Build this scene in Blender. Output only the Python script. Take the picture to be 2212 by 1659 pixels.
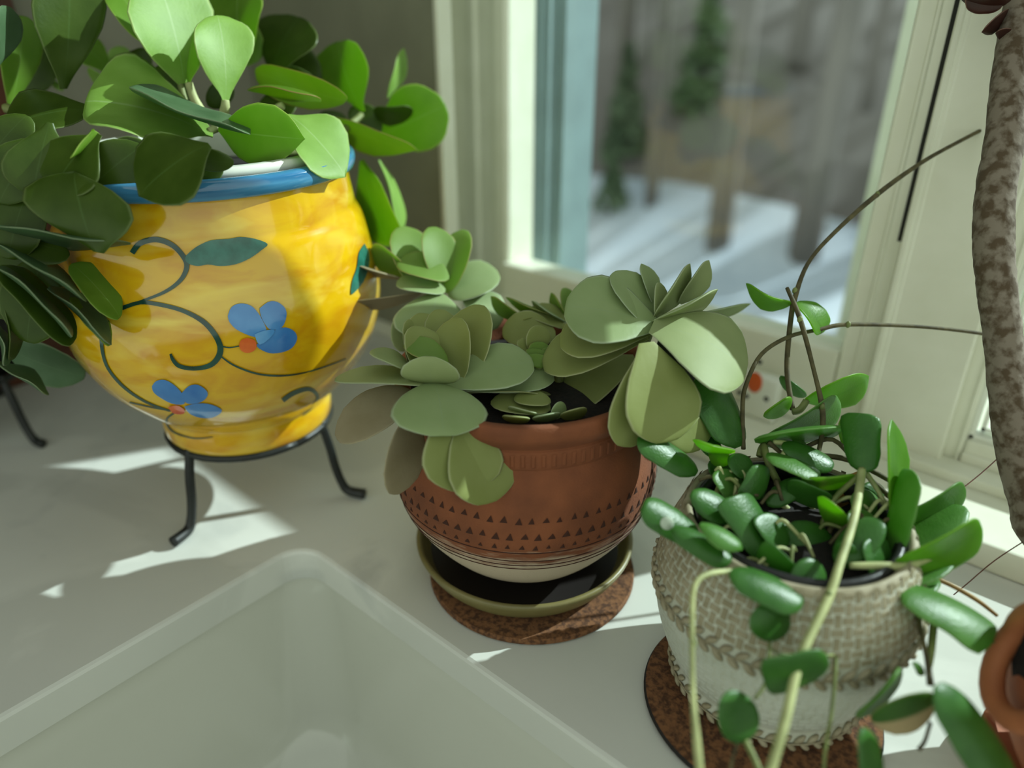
import bpy, bmesh, math, random
from mathutils import Vector as V
random.seed(7)
S = bpy.context.scene
COL = S.collection
for o in list(bpy.data.objects): bpy.data.objects.remove(o)

# ------------------------------------------------------------------ camera
FPX, PITCH, CAMH, AZ = 1592.0, math.radians(26.85), 0.36, math.radians(40.7)
FW = V((-math.sin(AZ), math.cos(AZ), 0)); RT = V((math.cos(AZ), math.sin(AZ), 0)); UPW = V((0, 0, 1))
CF = FW*math.cos(PITCH) - UPW*math.sin(PITCH)
CU = UPW*math.cos(PITCH) + FW*math.sin(PITCH)
CP = V((0, 0, CAMH))
cam = bpy.data.cameras.new('camera'); camo = bpy.data.objects.new('camera', cam); COL.objects.link(camo)
camo.location = CP
camo.rotation_euler = (math.pi/2 - PITCH, 0, AZ)
cam.sensor_width = 36; cam.lens = FPX/2212*36
cam.clip_start = 0.02; cam.clip_end = 200
cam.dof.use_dof = True; cam.dof.focus_distance = 0.445; cam.dof.aperture_fstop = 2.6
S.camera = camo

# ------------------------------------------------------------------ light
SUN = V((0.489, 0.873, 0.615)).normalized()
w = bpy.data.worlds.new('sky'); S.world = w; w.use_nodes = True
wn = w.node_tree.nodes; wl = w.node_tree.links
bg = wn['Background']; bg.inputs[1].default_value = 1.52
tc = wn.new('ShaderNodeTexCoord'); sx = wn.new('ShaderNodeSeparateXYZ'); rp = wn.new('ShaderNodeValToRGB')
wl.new(tc.outputs['Generated'], sx.inputs[0])
mr = wn.new('ShaderNodeMapRange'); mr.inputs[1].default_value = -1; mr.inputs[2].default_value = 1
wl.new(sx.outputs[2], mr.inputs[0]); wl.new(mr.outputs[0], rp.inputs[0]); wl.new(rp.outputs[0], bg.inputs[0])
rp.color_ramp.elements[0].color = (0.32, 0.34, 0.27, 1); rp.color_ramp.elements[0].position = 0.25
rp.color_ramp.elements[1].color = (0.37, 0.41, 0.38, 1); rp.color_ramp.elements[1].position = 1.0
q_ = rp.color_ramp.elements.new(0.52); q_.color = (0.70, 0.775, 0.67, 1)
sl = bpy.data.lights.new('sun', 'SUN'); slo = bpy.data.objects.new('sun', sl); COL.objects.link(slo)
sl.energy = 6.3; sl.angle = math.radians(0.6); sl.color = (0.89, 1.0, 0.99)
slo.rotation_euler = SUN.to_track_quat('Z', 'Y').to_euler(); slo.location = (6, 8, 7)
vs = S.view_settings
S.display_settings.display_device = 'sRGB'
vs.view_transform = 'Standard'; vs.look = 'None'; vs.exposure = 0.0; vs.gamma = 1.0; vs.use_curve_mapping = False
S.cycles.max_bounces = 10; S.cycles.transparent_max_bounces = 12

# ------------------------------------------------------------------ pixel -> world helpers (2212 x 1659 frame)
def ray(x, y): return CF + RT*((x-1106)/FPX) - CU*((y-829.5)/FPX)
def at(x, y, d): return CP + ray(x, y)*d
def onz(x, y, z=0.0):
    r = ray(x, y); return CP + r*((z-CAMH)/r.z)
def onY(x, y, Y):
    r = ray(x, y); return CP + r*(Y/r.y)

# ------------------------------------------------------------------ materials
def lin(h):
    h = h.lstrip('#'); c = [int(h[i:i+2], 16)/255 for i in (0, 2, 4)]
    return tuple((x/12.92 if x <= .04045 else ((x+.055)/1.055)**2.4) for x in c) + (1,)
def mat(name):
    m = bpy.data.materials.new(name); m.use_nodes = True
    return m, m.node_tree.nodes, m.node_tree.links, m.node_tree.nodes['Principled BSDF']
def noise_mix(n, l, c1, c2, scale, lo=.4, hi=.6, detail=4, coord='Object', stretch=None, dist=0.0):
    t = n.new('ShaderNodeTexCoord'); z = n.new('ShaderNodeTexNoise'); z.inputs['Scale'].default_value = scale
    z.inputs['Detail'].default_value = detail; z.inputs['Distortion'].default_value = dist
    if stretch:
        mp = n.new('ShaderNodeMapping'); mp.inputs['Scale'].default_value = stretch
        l.new(t.outputs[coord], mp.inputs[0]); l.new(mp.outputs[0], z.inputs['Vector'])
    else: l.new(t.outputs[coord], z.inputs['Vector'])
    r = n.new('ShaderNodeValToRGB'); r.color_ramp.elements[0].position = lo; r.color_ramp.elements[1].position = hi
    r.color_ramp.elements[0].color = c1; r.color_ramp.elements[1].color = c2
    l.new(z.outputs['Fac'], r.inputs[0]); return r, z
def bump(n, l, p, src, strength, dist=.001):
    b = n.new('ShaderNodeBump'); b.inputs['Strength'].default_value = strength; b.inputs['Distance'].default_value = dist
    l.new(src, b.inputs['Height']); l.new(b.outputs[0], p.inputs['Normal'])
def simple(name, c, rough=.5, c2=None, scale=40, metal=0, bmp=0, coat=0, spec=.5, lo=.35, hi=.65, stretch=None):
    m, n, l, p = mat(name)
    p.inputs['Roughness'].default_value = rough; p.inputs['Metallic'].default_value = metal
    p.inputs['Coat Weight'].default_value = coat; p.inputs['Specular IOR Level'].default_value = spec
    p.inputs['Coat Roughness'].default_value = .06
    r, z = noise_mix(n, l, lin(c), lin(c2 or c), scale, lo, hi, stretch=stretch)
    l.new(r.outputs[0], p.inputs['Base Color'])
    if bmp: bump(n, l, p, z.outputs['Fac'], bmp)
    return m
def leafmat(name, c1, c2, tcol, edge, rib, rough=.4, trans=.4, scale=60, spec=.5, bmp=.15, ribw=.02, sheen=0, grad=None):
    """living leaf: blotchy green, paler midrib and rim (from the leaf's own UV), light passes through"""
    m, n, l, p = mat(name)
    r, z = noise_mix(n, l, lin(c1), lin(c2), scale, .3, .7)
    uv = n.new('ShaderNodeUVMap'); s = n.new('ShaderNodeSeparateXYZ'); l.new(uv.outputs[0], s.inputs[0])
    a = n.new('ShaderNodeMath'); a.operation = 'SUBTRACT'; a.inputs[1].default_value = .5; l.new(s.outputs[1], a.inputs[0])
    b = n.new('ShaderNodeMath'); b.operation = 'ABSOLUTE'; l.new(a.outputs[0], b.inputs[0])
    e = n.new('ShaderNodeMapRange'); e.interpolation_type = 'SMOOTHSTEP'; e.inputs[1].default_value = .455; e.inputs[2].default_value = .495
    l.new(b.outputs[0], e.inputs[0])
    k = n.new('ShaderNodeMapRange'); k.interpolation_type = 'SMOOTHSTEP'; k.inputs[1].default_value = 0; k.inputs[2].default_value = ribw
    k.inputs[3].default_value = .55; k.inputs[4].default_value = 0; l.new(b.outputs[0], k.inputs[0])
    col = r.outputs[0]
    if grad:
        g = n.new('ShaderNodeMapRange'); g.interpolation_type = 'SMOOTHSTEP'; g.inputs[1].default_value = grad[1]; g.inputs[2].default_value = grad[2]
        l.new(s.outputs[grad[3]], g.inputs[0]); mg = n.new('ShaderNodeMixRGB'); l.new(g.outputs[0], mg.inputs[0])
        l.new(col, mg.inputs[1]); mg.inputs[2].default_value = lin(grad[0]); col = mg.outputs[0]
    m1 = n.new('ShaderNodeMixRGB'); m1.inputs[2].default_value = lin(rib); l.new(k.outputs[0], m1.inputs[0]); l.new(col, m1.inputs[1])
    m2 = n.new('ShaderNodeMixRGB'); m2.inputs[2].default_value = lin(edge); l.new(e.outputs[0], m2.inputs[0]); l.new(m1.outputs[0], m2.inputs[1])
    l.new(m2.outputs[0], p.inputs['Base Color']); p.inputs['Roughness'].default_value = rough
    p.inputs['Specular IOR Level'].default_value = spec
    t = n.new('ShaderNodeBsdfTranslucent')
    tm = n.new('ShaderNodeMixRGB'); tm.blend_type = 'MIX'; tm.inputs[0].default_value = .75; tm.inputs[2].default_value = lin(tcol)
    l.new(m2.outputs[0], tm.inputs[1]); l.new(tm.outputs[0], t.inputs[0])
    mx = n.new('ShaderNodeMixShader'); mx.inputs[0].default_value = trans
    l.new(p.outputs[0], mx.inputs[1]); l.new(t.outputs[0], mx.inputs[2])
    l.new(mx.outputs[0], n['Material Output'].inputs[0])
    z2 = n.new('ShaderNodeTexNoise'); z2.inputs['Scale'].default_value = scale*9; z2.inputs['Detail'].default_value = 3
    tcn = n.new('ShaderNodeTexCoord'); l.new(tcn.outputs['Object'], z2.inputs['Vector'])
    bump(n, l, p, z2.outputs['Fac'], bmp, .0006)
    return m

M = {}
M['paint'] = simple('cream_paint', '#e2e4d2', .45, '#dcdeca', 30, bmp=.02)
M['paint_wall'] = simple('wall_paint', '#8e8e7e', .7, '#868676', 20, bmp=.05)
M['outer_shade'] = simple('shaded_outer_jamb', '#7d9497', .5, '#74898c', 20)  # the outer jamb's shade is put into this blue-grey colour
M['board_shade'] = simple('shaded_board_tone', '#8a8c76', .6, '#82846f', 20, bmp=.05)  # board face coloured darker to hold the shade on it
M['gap'] = simple('gap_shade', '#1c1d16', .8)  # shade inside the jamb gap, drawn as a near-black solid
M['wood_red'] = simple('cherry_wood', '#5a2f18', .4, '#472410', 30, stretch=(1, 1, .1))
M['metal'] = simple('black_iron', '#101413', .45, '#1a1f1d', 80, bmp=.1)
M['white_plastic'] = simple('white_plastic', '#dfe3d6', .3)
M['black_plastic'] = simple('black_plastic', '#0c0d0d', .4)
M['soil'] = simple('potting_soil', '#1b140d', .95, '#0b0906', 300, bmp=.8)
M['glaze_blue'] = simple('blue_rim_glaze', '#2f6f9c', .12, '#4f93bd', 25, coat=.6, stretch=(.6, .6, 7))
M['p_green'] = simple('dark_green_glaze', '#12362c', .14, '#1f5044', 70, coat=.5)
M['p_green2'] = simple('leaf_green_glaze', '#1d5a4c', .14, '#2f7566', 90, coat=.5)
M['p_blue'] = simple('petal_blue_glaze', '#1f62ae', .14, '#5a9bd6', 28, coat=.5, lo=.3, hi=.75)
M['p_blue2'] = simple('petal_light_blue_glaze', '#4c90cf', .14, '#7db4e2', 40, coat=.5)
M['p_red'] = simple('orange_red_glaze', '#c5421c', .14, '#e0702a', 70, coat=.5)
M['saucer'] = simple('olive_saucer', '#6b643c', .4, '#7a7247', 40)
M['saucer_in'] = simple('dark_saucer_floor', '#1a1411', .6)
M['cork'] = simple('cork', '#7a5232', .9, '#4a2e1a', 320, bmp=.5, lo=.4, hi=.62)
M['cork_edge'] = simple('dark_coaster_edge', '#17120e', .8)
M['bark'] = simple('spotted_grey_bark', '#7d7365', .9, '#4f412e', 150, bmp=.6, lo=.42, hi=.6)
M['terra_dark'] = simple('stamped_clay', '#3b1d10', .95)
M['terra2'] = simple('smooth_terracotta', '#b06a40', .7, '#9c5937', 35, bmp=.05)
M['grout'] = simple('white_slip', '#c9ccbd', .5, '#b9bba8', 60, bmp=.05)
M['weave'] = simple('tan_weave', '#8d8468', .65, '#a39a80', 120, bmp=.15)
M['weave_white'] = simple('whitewashed_weave', '#c6cabd', .45, '#bcc1b2', 60)
M['stem'] = simple('green_stem', '#7f8a4e', .6, '#5f6a38', 90, bmp=.2)
M['stem_pale'] = simple('pale_stem', '#b7bd84', .6, '#8d9360', 60, bmp=.2)
M['stem_brown'] = simple('hairy_brown_stem', '#5d5636', .8, '#403a22', 140, bmp=.5)
M['stem_dry'] = simple('dry_tan_stem', '#a98a4c', .7, '#8d6f3a', 90)
M['thread'] = simple('reddish_thread', '#6b4334', .8)
M['orange'] = simple('orange_enamel', '#c8551c', .4)
M['ink'] = simple('black_ink', '#0a0908', .6)
M['tag_yellow'] = simple('wood_tag', '#a57a2c', .6, '#7d541e', 60, stretch=(6, 1, 1))
M['tag_red'] = simple('red_tag_edge', '#a53a1c', .6)
M['drop'] = simple('mineral_spot', '#aab8a4', .25)
M['snow'] = simple('snow', '#cfd8e4', .8, '#aebccd', 1.2)
M['trunk'] = simple('grey_tree_bark', '#7a746e', .9, '#5c5854', 6, bmp=.4, stretch=(1, 1, .2))
M['litter'] = simple('leaf_litter_slope', '#6a6663', .95, '#807c7a', .9, bmp=.3)
M['conifer'] = simple('conifer_needles', '#566a4e', .9, '#6c7e62', 5)
M['beech'] = simple('dry_tan_foliage', '#b08e4a', .9, '#8d7a4c', 4)
# yellow glaze
m, n, l, p = mat('yellow_glaze'); M['glaze'] = m
r, z = noise_mix(n, l, lin('#dcae12'), lin('#c2800c'), 22, .42, .78, 5, stretch=(1, 1, 2.2), dist=1.0)
r2, z2 = noise_mix(n, l, (0, 0, 0, 1), (1, 1, 1, 1), 14, .52, .8, 3, stretch=(1, 1, 3), dist=.6)
mx = n.new('ShaderNodeMixRGB'); l.new(r2.outputs[0], mx.inputs[0]); l.new(r.outputs[0], mx.inputs[1]); mx.inputs[2].default_value = lin('#f2dc5a')
l.new(mx.outputs[0], p.inputs['Base Color']); p.inputs['Roughness'].default_value = .13
p.inputs['Coat Weight'].default_value = .7; p.inputs['Coat Roughness'].default_value = .05
# terracotta with a lime band low down
m, n, l, p = mat('terracotta'); M['terra'] = m
r, z = noise_mix(n, l, lin('#834a2a'), lin('#6a3a20'), 45, .3, .7)
t = n.new('ShaderNodeTexCoord'); s = n.new('ShaderNodeSeparateXYZ'); l.new(t.outputs['Object'], s.inputs[0])
zz = n.new('ShaderNodeTexNoise'); zz.inputs['Scale'].default_value = 60; zz.inputs['Detail'].default_value = 5
mp = n.new('ShaderNodeMapping'); mp.inputs['Scale'].default_value = (1, 1, 5); l.new(t.outputs['Object'], mp.inputs[0]); l.new(mp.outputs[0], zz.inputs['Vector'])
ad = n.new('ShaderNodeMath'); ad.operation = 'MULTIPLY_ADD'; ad.inputs[1].default_value = .035; l.new(zz.outputs['Fac'], ad.inputs[0]); l.new(s.outputs[2], ad.inputs[2])
rm = n.new('ShaderNodeMapRange'); rm.inputs[1].default_value = .066; rm.inputs[2].default_value = .080; rm.inputs[3].default_value = .85; rm.inputs[4].default_value = 0
l.new(ad.outputs[0], rm.inputs[0]); mx = n.new('ShaderNodeMixRGB'); l.new(rm.outputs[0], mx.inputs[0]); l.new(r.outputs[0], mx.inputs[1]); mx.inputs[2].default_value = lin('#c2b49c')
l.new(mx.outputs[0], p.inputs['Base Color']); p.inputs['Roughness'].default_value = .85
zg = n.new('ShaderNodeTexNoise'); zg.inputs['Scale'].default_value = 700; l.new(t.outputs['Object'], zg.inputs['Vector']); bump(n, l, p, zg.outputs['Fac'], .3, .0008)
# marble
m, n, l, p = mat('white_marble'); M['marble'] = m
r, z = noise_mix(n, l, lin('#d2d4cc'), lin('#dddfd7'), 5, .35, .65, 6)
r2, z2 = noise_mix(n, l, (1, 1, 1, 1), (0, 0, 0, 1), 3.1, .47, .52, 8, dist=2.2)
r3, z3 = noise_mix(n, l, (0, 0, 0, 1), (1, 1, 1, 1), 7, .60, .70, 8, dist=.8)
mx = n.new('ShaderNodeMixRGB'); mx.inputs[2].default_value = lin('#b3b6ae')
cm = n.new('ShaderNodeMath'); cm.operation = 'MULTIPLY'; cm.inputs[1].default_value = .3; l.new(r2.outputs[0], cm.inputs[0]); l.new(cm.outputs[0], mx.inputs[0]); l.new(r.outputs[0], mx.inputs[1])
mx2 = n.new('ShaderNodeMixRGB'); mx2.inputs[2].default_value = lin('#6f7a80'); cm2 = n.new('ShaderNodeMath'); cm2.operation = 'MULTIPLY'; cm2.inputs[1].default_value = .28
l.new(r3.outputs[0], cm2.inputs[0]); l.new(cm2.outputs[0], mx2.inputs[0]); l.new(mx.outputs[0], mx2.inputs[1])
l.new(mx2.outputs[0], p.inputs['Base Color']); p.inputs['Roughness'].default_value = .28
M['sink'] = simple('sink_enamel', '#c7c9bd', .12, coat=.5)
# glass pane: clear with a fresnel reflection
m, n, l, p = mat('window_glass'); M['glass'] = m
n.remove(p); tr = n.new('ShaderNodeBsdfTransparent'); tr.inputs[0].default_value = (.95, .98, .97, 1); gl = n.new('ShaderNodeBsdfGlossy'); gl.inputs['Roughness'].default_value = .07
lw = n.new('ShaderNodeLayerWeight'); lw.inputs[0].default_value = .5; fr = n.new('ShaderNodeMapRange'); fr.inputs[1].default_value = .35; fr.inputs[3].default_value = .03; fr.inputs[4].default_value = .3; l.new(lw.outputs['Facing'], fr.inputs[0]); mx = n.new('ShaderNodeMixShader')
l.new(fr.outputs[0], mx.inputs[0]); l.new(tr.outputs[0], mx.inputs[1]); l.new(gl.outputs[0], mx.inputs[2]); l.new(mx.outputs[0], n['Material Output'].inputs[0])
# leaves
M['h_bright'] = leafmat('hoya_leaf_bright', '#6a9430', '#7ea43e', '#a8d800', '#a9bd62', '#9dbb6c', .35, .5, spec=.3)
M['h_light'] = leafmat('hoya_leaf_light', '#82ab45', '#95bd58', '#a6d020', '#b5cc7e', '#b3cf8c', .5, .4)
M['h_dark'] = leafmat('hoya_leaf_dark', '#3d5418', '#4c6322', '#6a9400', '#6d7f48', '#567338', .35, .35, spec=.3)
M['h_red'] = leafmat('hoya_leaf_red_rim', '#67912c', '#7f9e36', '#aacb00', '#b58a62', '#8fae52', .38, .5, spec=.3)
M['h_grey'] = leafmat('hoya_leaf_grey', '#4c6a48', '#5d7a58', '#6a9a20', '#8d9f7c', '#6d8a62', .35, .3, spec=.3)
M['k_grey'] = leafmat('kalanchoe_leaf', '#94a26e', '#a1ae7a', '#a6bb44', '#b3bd98', '#96a788', .55, .3, 40, .3, ribw=.005)
M['k_olive'] = leafmat('kalanchoe_leaf_olive', '#909a58', '#9ca666', '#a3b030', '#b8bd8c', '#949f6c', .55, .35, 40, .3, ribw=.005)
M['k_teal'] = leafmat('kalanchoe_leaf_teal', '#8b9f6a', '#99ab78', '#9ac060', '#adbb9a', '#8fa388', .5, .25, 40, .3, ribw=.005)
M['k_brown'] = leafmat('kalanchoe_leaf_ageing', '#928768', '#a2977a', '#8d7a38', '#aba283', '#8f8464', .6, .25, 50, .3, ribw=.005)
M['k_green'] = leafmat('kalanchoe_leaf_young', '#7f9f4a', '#8fac5c', '#a6d010', '#bcae7a', '#8fae5a', .5, .5, 40, .3, ribw=.005)
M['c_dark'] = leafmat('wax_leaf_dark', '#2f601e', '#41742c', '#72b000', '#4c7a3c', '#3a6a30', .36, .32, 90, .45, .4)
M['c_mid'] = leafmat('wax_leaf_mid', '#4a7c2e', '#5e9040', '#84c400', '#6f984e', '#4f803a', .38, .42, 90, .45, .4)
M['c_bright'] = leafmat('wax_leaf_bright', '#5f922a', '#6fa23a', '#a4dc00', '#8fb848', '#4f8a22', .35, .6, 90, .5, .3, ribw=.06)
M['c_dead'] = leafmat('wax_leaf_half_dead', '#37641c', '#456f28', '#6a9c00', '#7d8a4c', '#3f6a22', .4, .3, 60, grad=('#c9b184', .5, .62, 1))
M['red_leaf'] = leafmat('dark_red_leaf', '#3b2420', '#4b2a20', '#7a1c08', '#8d6a58', '#402018', .4, .35)

# ------------------------------------------------------------------ object helpers
OFF = {}
def thing(name, loc, label, cat, group=None, kind=None):
    o = bpy.data.objects.new(name, None); COL.objects.link(o); o.location = loc; o.empty_display_size = .03
    OFF[o] = V(loc)
    if label: o['label'] = label
    if cat: o['category'] = cat
    if group: o['group'] = group
    if kind: o['kind'] = kind
    return o
def obj(name, bm, m, parent=None, smooth=True, label=None, cat=None, group=None, kind=None, origin=None):
    off = OFF[parent] if parent else V(origin or (0, 0, 0))
    bmesh.ops.translate(bm, verts=bm.verts, vec=-off)
    me = bpy.data.meshes.new(name); bm.to_mesh(me); bm.free()
    for q in (m if isinstance(m, (list, tuple)) else [m]): me.materials.append(q)
    if smooth: me.polygons.foreach_set('use_smooth', [True]*len(me.polygons))
    o = bpy.data.objects.new(name, me); COL.objects.link(o)
    if parent: o.parent = parent
    else: o.location = off
    OFF[o] = off
    for k, v in (('label', label), ('category', cat), ('group', group), ('kind', kind)):
        if v: o[k] = v
    return o
def box(bm, a, b, bev=0):
    r = bmesh.ops.create_cube(bm, size=1); vs = r['verts']
    for v in vs: v.co = V((a[i] + (v.co[i]+.5)*(b[i]-a[i]) for i in range(3)))
    if bev: bmesh.ops.bevel(bm, geom=list({e for v in vs for e in v.link_edges}), offset=bev, segments=2, affect='EDGES', profile=.6)
    return bm
def B(*a, **k): return box(bmesh.new(), *a, **k)
def catmull(pts, n):
    out = []
    for i in range(len(pts)-1):
        p0 = pts[max(i-1, 0)]; p1 = pts[i]; p2 = pts[i+1]; p3 = pts[min(i+2, len(pts)-1)]
        for k in range(n):
            t = k/n
            out.append(tuple(.5*((2*b)+(-a+c)*t+(2*a-5*b+4*c-d)*t*t+(-a+3*b-3*c+d)*t**3) for a, b, c, d in zip(p0, p1, p2, p3)))
    out.append(tuple(pts[-1])); return out
def tube(bm, pts, rad, sides=8, sub=5, cap=True):
    """pts: 3-D points, rad: one radius or one per point"""
    if not isinstance(rad, (list, tuple)): rad = [rad]*len(pts)
    q = catmull([(p[0], p[1], p[2], r) for p, r in zip(pts, rad)], sub)
    P = [V(a[:3]) for a in q]; rr = [max(a[3], 1e-5) for a in q]
    ref = None; rings = []
    for i, p in enumerate(P):
        t = (P[min(i+1, len(P)-1)] - P[max(i-1, 0)]).normalized()
        if ref is None: ref = t.orthogonal().normalized()
        ref = (ref - t*ref.dot(t)).normalized(); s = t.cross(ref)
        rings.append([bm.verts.new(p + (ref*math.cos(2*math.pi*k/sides) + s*math.sin(2*math.pi*k/sides))*rr[i]) for k in range(sides)])
    for a, b in zip(rings, rings[1:]):
        for k in range(sides): bm.faces.new((a[k], a[(k+1) % sides], b[(k+1) % sides], b[k]))
    if cap: bm.faces.new(rings[0][::-1]); bm.faces.new(rings[-1])
    return bm
def lathe(bm, c, prof, seg=64, closed=False):
    rings = []
    for r, z in prof:
        if r < 1e-6: rings.append([bm.verts.new((c[0], c[1], z))]); continue
        rings.append([bm.verts.new((c[0]+r*math.cos(2*math.pi*k/seg), c[1]+r*math.sin(2*math.pi*k/seg), z)) for k in range(seg)])
    for a, b in zip(rings, rings[1:]):
        for k in range(seg):
            k2 = (k+1) % seg
            if len(a) == 1 and len(b) == 1: continue
            if len(a) == 1: bm.faces.new((a[0], b[k2], b[k]))
            elif len(b) == 1: bm.faces.new((a[k], a[k2], b[0]))
            else: bm.faces.new((a[k], a[k2], b[k2], b[k]))
    return bm
def smooth_prof(p, n=4): return catmull(p, n)
SH = {
 'obov': [(0,.10),(.1,.22),(.3,.6),(.5,.9),(.65,1),(.8,.93),(.9,.7),(.96,.42),(1,0)],
 'acum': [(0,.1),(.1,.3),(.3,.78),(.48,1),(.68,.96),(.84,.66),(.92,.36),(.96,.17),(1,0)],
 'round': [(0,.2),(.15,.44),(.35,.77),(.55,.97),(.68,1),(.82,.88),(.91,.67),(.97,.4),(1,0)],
 'oval': [(0,.12),(.06,.45),(.2,.78),(.4,.97),(.55,1),(.75,.88),(.9,.6),(.97,.33),(1,0)],
 'strap': [(0,.25),(.08,.6),(.2,.88),(.5,1),(.8,.98),(.92,.76),(.97,.5),(1,0)],
 'lance': [(0,.2),(.12,.5),(.35,.9),(.58,1),(.78,.82),(.9,.5),(.97,.18),(1,0)],
 'square': [(0,.3),(.08,.7),(.3,.92),(.55,.95),(.8,1.06),(.93,1.0),(.985,.7),(1,0)],
}
def prof(sh, u):
    t = SH[sh]
    for (a, x), (b, y) in zip(t, t[1:]):
        if u <= b:
            k = (u-a)/(b-a)
            if b == 1 and sh not in ('acum', 'lance'): return x*math.sqrt(max(0, 1-k*k))
            return x + (y-x)*k
    return 0
def leaf_bm(P0, P1, W, sh, bend=.06, cup=.12, th=.002, nu=18, nv=10, wav=.0, seed=0):
    bm = bmesh.new(); uvl = bm.loops.layers.uv.new('UVMap')
    A = P1-P0; L = A.length; Wl = W.length
    n = A.cross(W).normalized()
    if n.dot(CP-(P0+P1)/2) < 0: n = -n
    rnd = random.Random(seed); ph = rnd.random()*6
    grid = {}; uvs = {}
    for i in range(nu+1):
        u = .5*(1-math.cos(math.pi*i/nu)); w = prof(sh, u); u2 = min(u, .999)
        c = P0 + A*u + n*(bend*L*4*u*(1-u))
        for j in range(nv+1):
            v = math.sin(math.pi/2*(2*j/nv-1))
            h = th*.5*math.sqrt(max(0, 1-v*v))*min(1, w*1.6+.12)
            base = c + W*(w*v) + n*(cup*Wl*(w*v)**2) + n*(wav*Wl*v*v*math.sin(u*9+ph+(1 if v > 0 else 0)))
            edge = (j in (0, nv)) or (i == nu)
            for sd in (0, 1):
                if sd == 1 and edge: grid[i, j, 1] = grid[i, j, 0]; continue
                q = bm.verts.new(base + n*(h if sd == 0 else -h)); grid[i, j, sd] = q; uvs[q] = (u2, .5+.5*v)
    for i in range(nu):
        for j in range(nv):
            for sd in (0, 1):
                f = [grid[i, j, sd], grid[i+1, j, sd], grid[i+1, j+1, sd], grid[i, j+1, sd]]
                ff = []
                for q in f:
                    if q not in ff: ff.append(q)
                if len(ff) < 3: continue
                if sd: ff = ff[::-1]
                try: fc = bm.faces.new(ff)
                except ValueError: continue
                for lp in fc.loops: lp[uvl].uv = uvs[lp.vert]
    bmesh.ops.remove_doubles(bm, verts=bm.verts, dist=1e-7)
    bmesh.ops.recalc_face_normals(bm, faces=bm.faces)
    return bm
def leaf(parent, spec, name='leaf', dscale=1.0, doff=0.0, th=.002, label=None, wav=.0):
    (bx, by), (tx, ty), (wx, wy), d0, dt, dw, sh, mt, bend, cup = spec
    d0 = d0*dscale + doff; dt /= 100; dw /= 100
    P0 = at(bx, by, d0); P1 = at(tx, ty, d0+dt); dm = d0+dt/2
    Wv = (RT*(wx/FPX) - CU*(wy/FPX))*dm + ray((bx+tx)/2, (by+ty)/2)*dw
    return obj(name, leaf_bm(P0, P1, Wv, sh, bend, cup, th, wav=wav, seed=int(bx*7+by)), M[mt], parent, label=label)
def stem(parent, pts, rpx, m, name='stem', sides=8, doff=0.0, dscale=1.0):
    """pts = (x, y, depth); rpx radius in pixels (one or a list)"""
    rp_ = rpx if isinstance(rpx, (list, tuple)) else [rpx]*len(pts)
    P = [at(x, y, d*dscale+doff) for x, y, d in pts]
    R_ = [r*(d*dscale+doff)/FPX for r, (x, y, d) in zip(rp_, pts)]
    return obj(name, tube(bmesh.new(), P, R_, sides), M[m], parent)
def lathe_hit(c, pr, x, y):
    """first hit of the pixel ray on a turned profile of (r, z)"""
    rd = ray(x, y)
    def f(s):
        p = CP + rd*s
        z = p.z
        if z < pr[0][1] or z > pr[-1][1]: return None
        for (r0, z0), (r1, z1) in zip(pr, pr[1:]):
            if z0 <= z <= z1:
                r = r0 + (r1-r0)*((z-z0)/(z1-z0) if z1 > z0 else 0); return math.hypot(p.x-c[0], p.y-c[1]) - r
        return None
    s = .25; last = None
    while s < .8:
        v = f(s)
        if v is not None and v < 0:
            a, b = s-.002, s
            for _ in range(18):
                m_ = (a+b)/2; q = f(m_)
                if q is not None and q < 0: b = m_
                else: a = m_
            return CP + rd*b
        s += .002
    return None
def decal(parent, name, c, pr, poly, m, off=.0005, label=None):
    """painted patch: polygon in pixels laid on the pot wall, .5 mm proud"""
    cx = sum(q[0] for q in poly)/len(poly); cy = sum(q[1] for q in poly)/len(poly)
    poly = catmull([tuple(map(float, q)) for q in poly] + [tuple(map(float, poly[0]))], 3)[:-1]
    bm = bmesh.new(); rings = []
    for k in (1, .66, .33):
        rg = []
        for x, y in poly:
            h = lathe_hit(c, pr, cx+(x-cx)*k, cy+(y-cy)*k)
            if h is None: bm.free(); return None
            nn = V((h.x-c[0], h.y-c[1], 0)).normalized(); rg.append(bm.verts.new(h + nn*off - ray(x, y).normalized()*off))
        rings.append(rg)
    h = lathe_hit(c, pr, cx, cy)
    if h is None: bm.free(); return None
    ce = bm.verts.new(h + V((h.x-c[0], h.y-c[1], 0)).normalized()*off - ray(cx, cy).normalized()*off)
    N = len(poly)
    for a, b in zip(rings, rings[1:]):
        for k in range(N): bm.faces.new((a[k], a[(k+1) % N], b[(k+1) % N], b[k]))
    for k in range(N): bm.faces.new((rings[-1][k], rings[-1][(k+1) % N], ce))
    bmesh.ops.recalc_face_normals(bm, faces=bm.faces)
    return obj(name, bm, m, parent, label=label)
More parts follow.
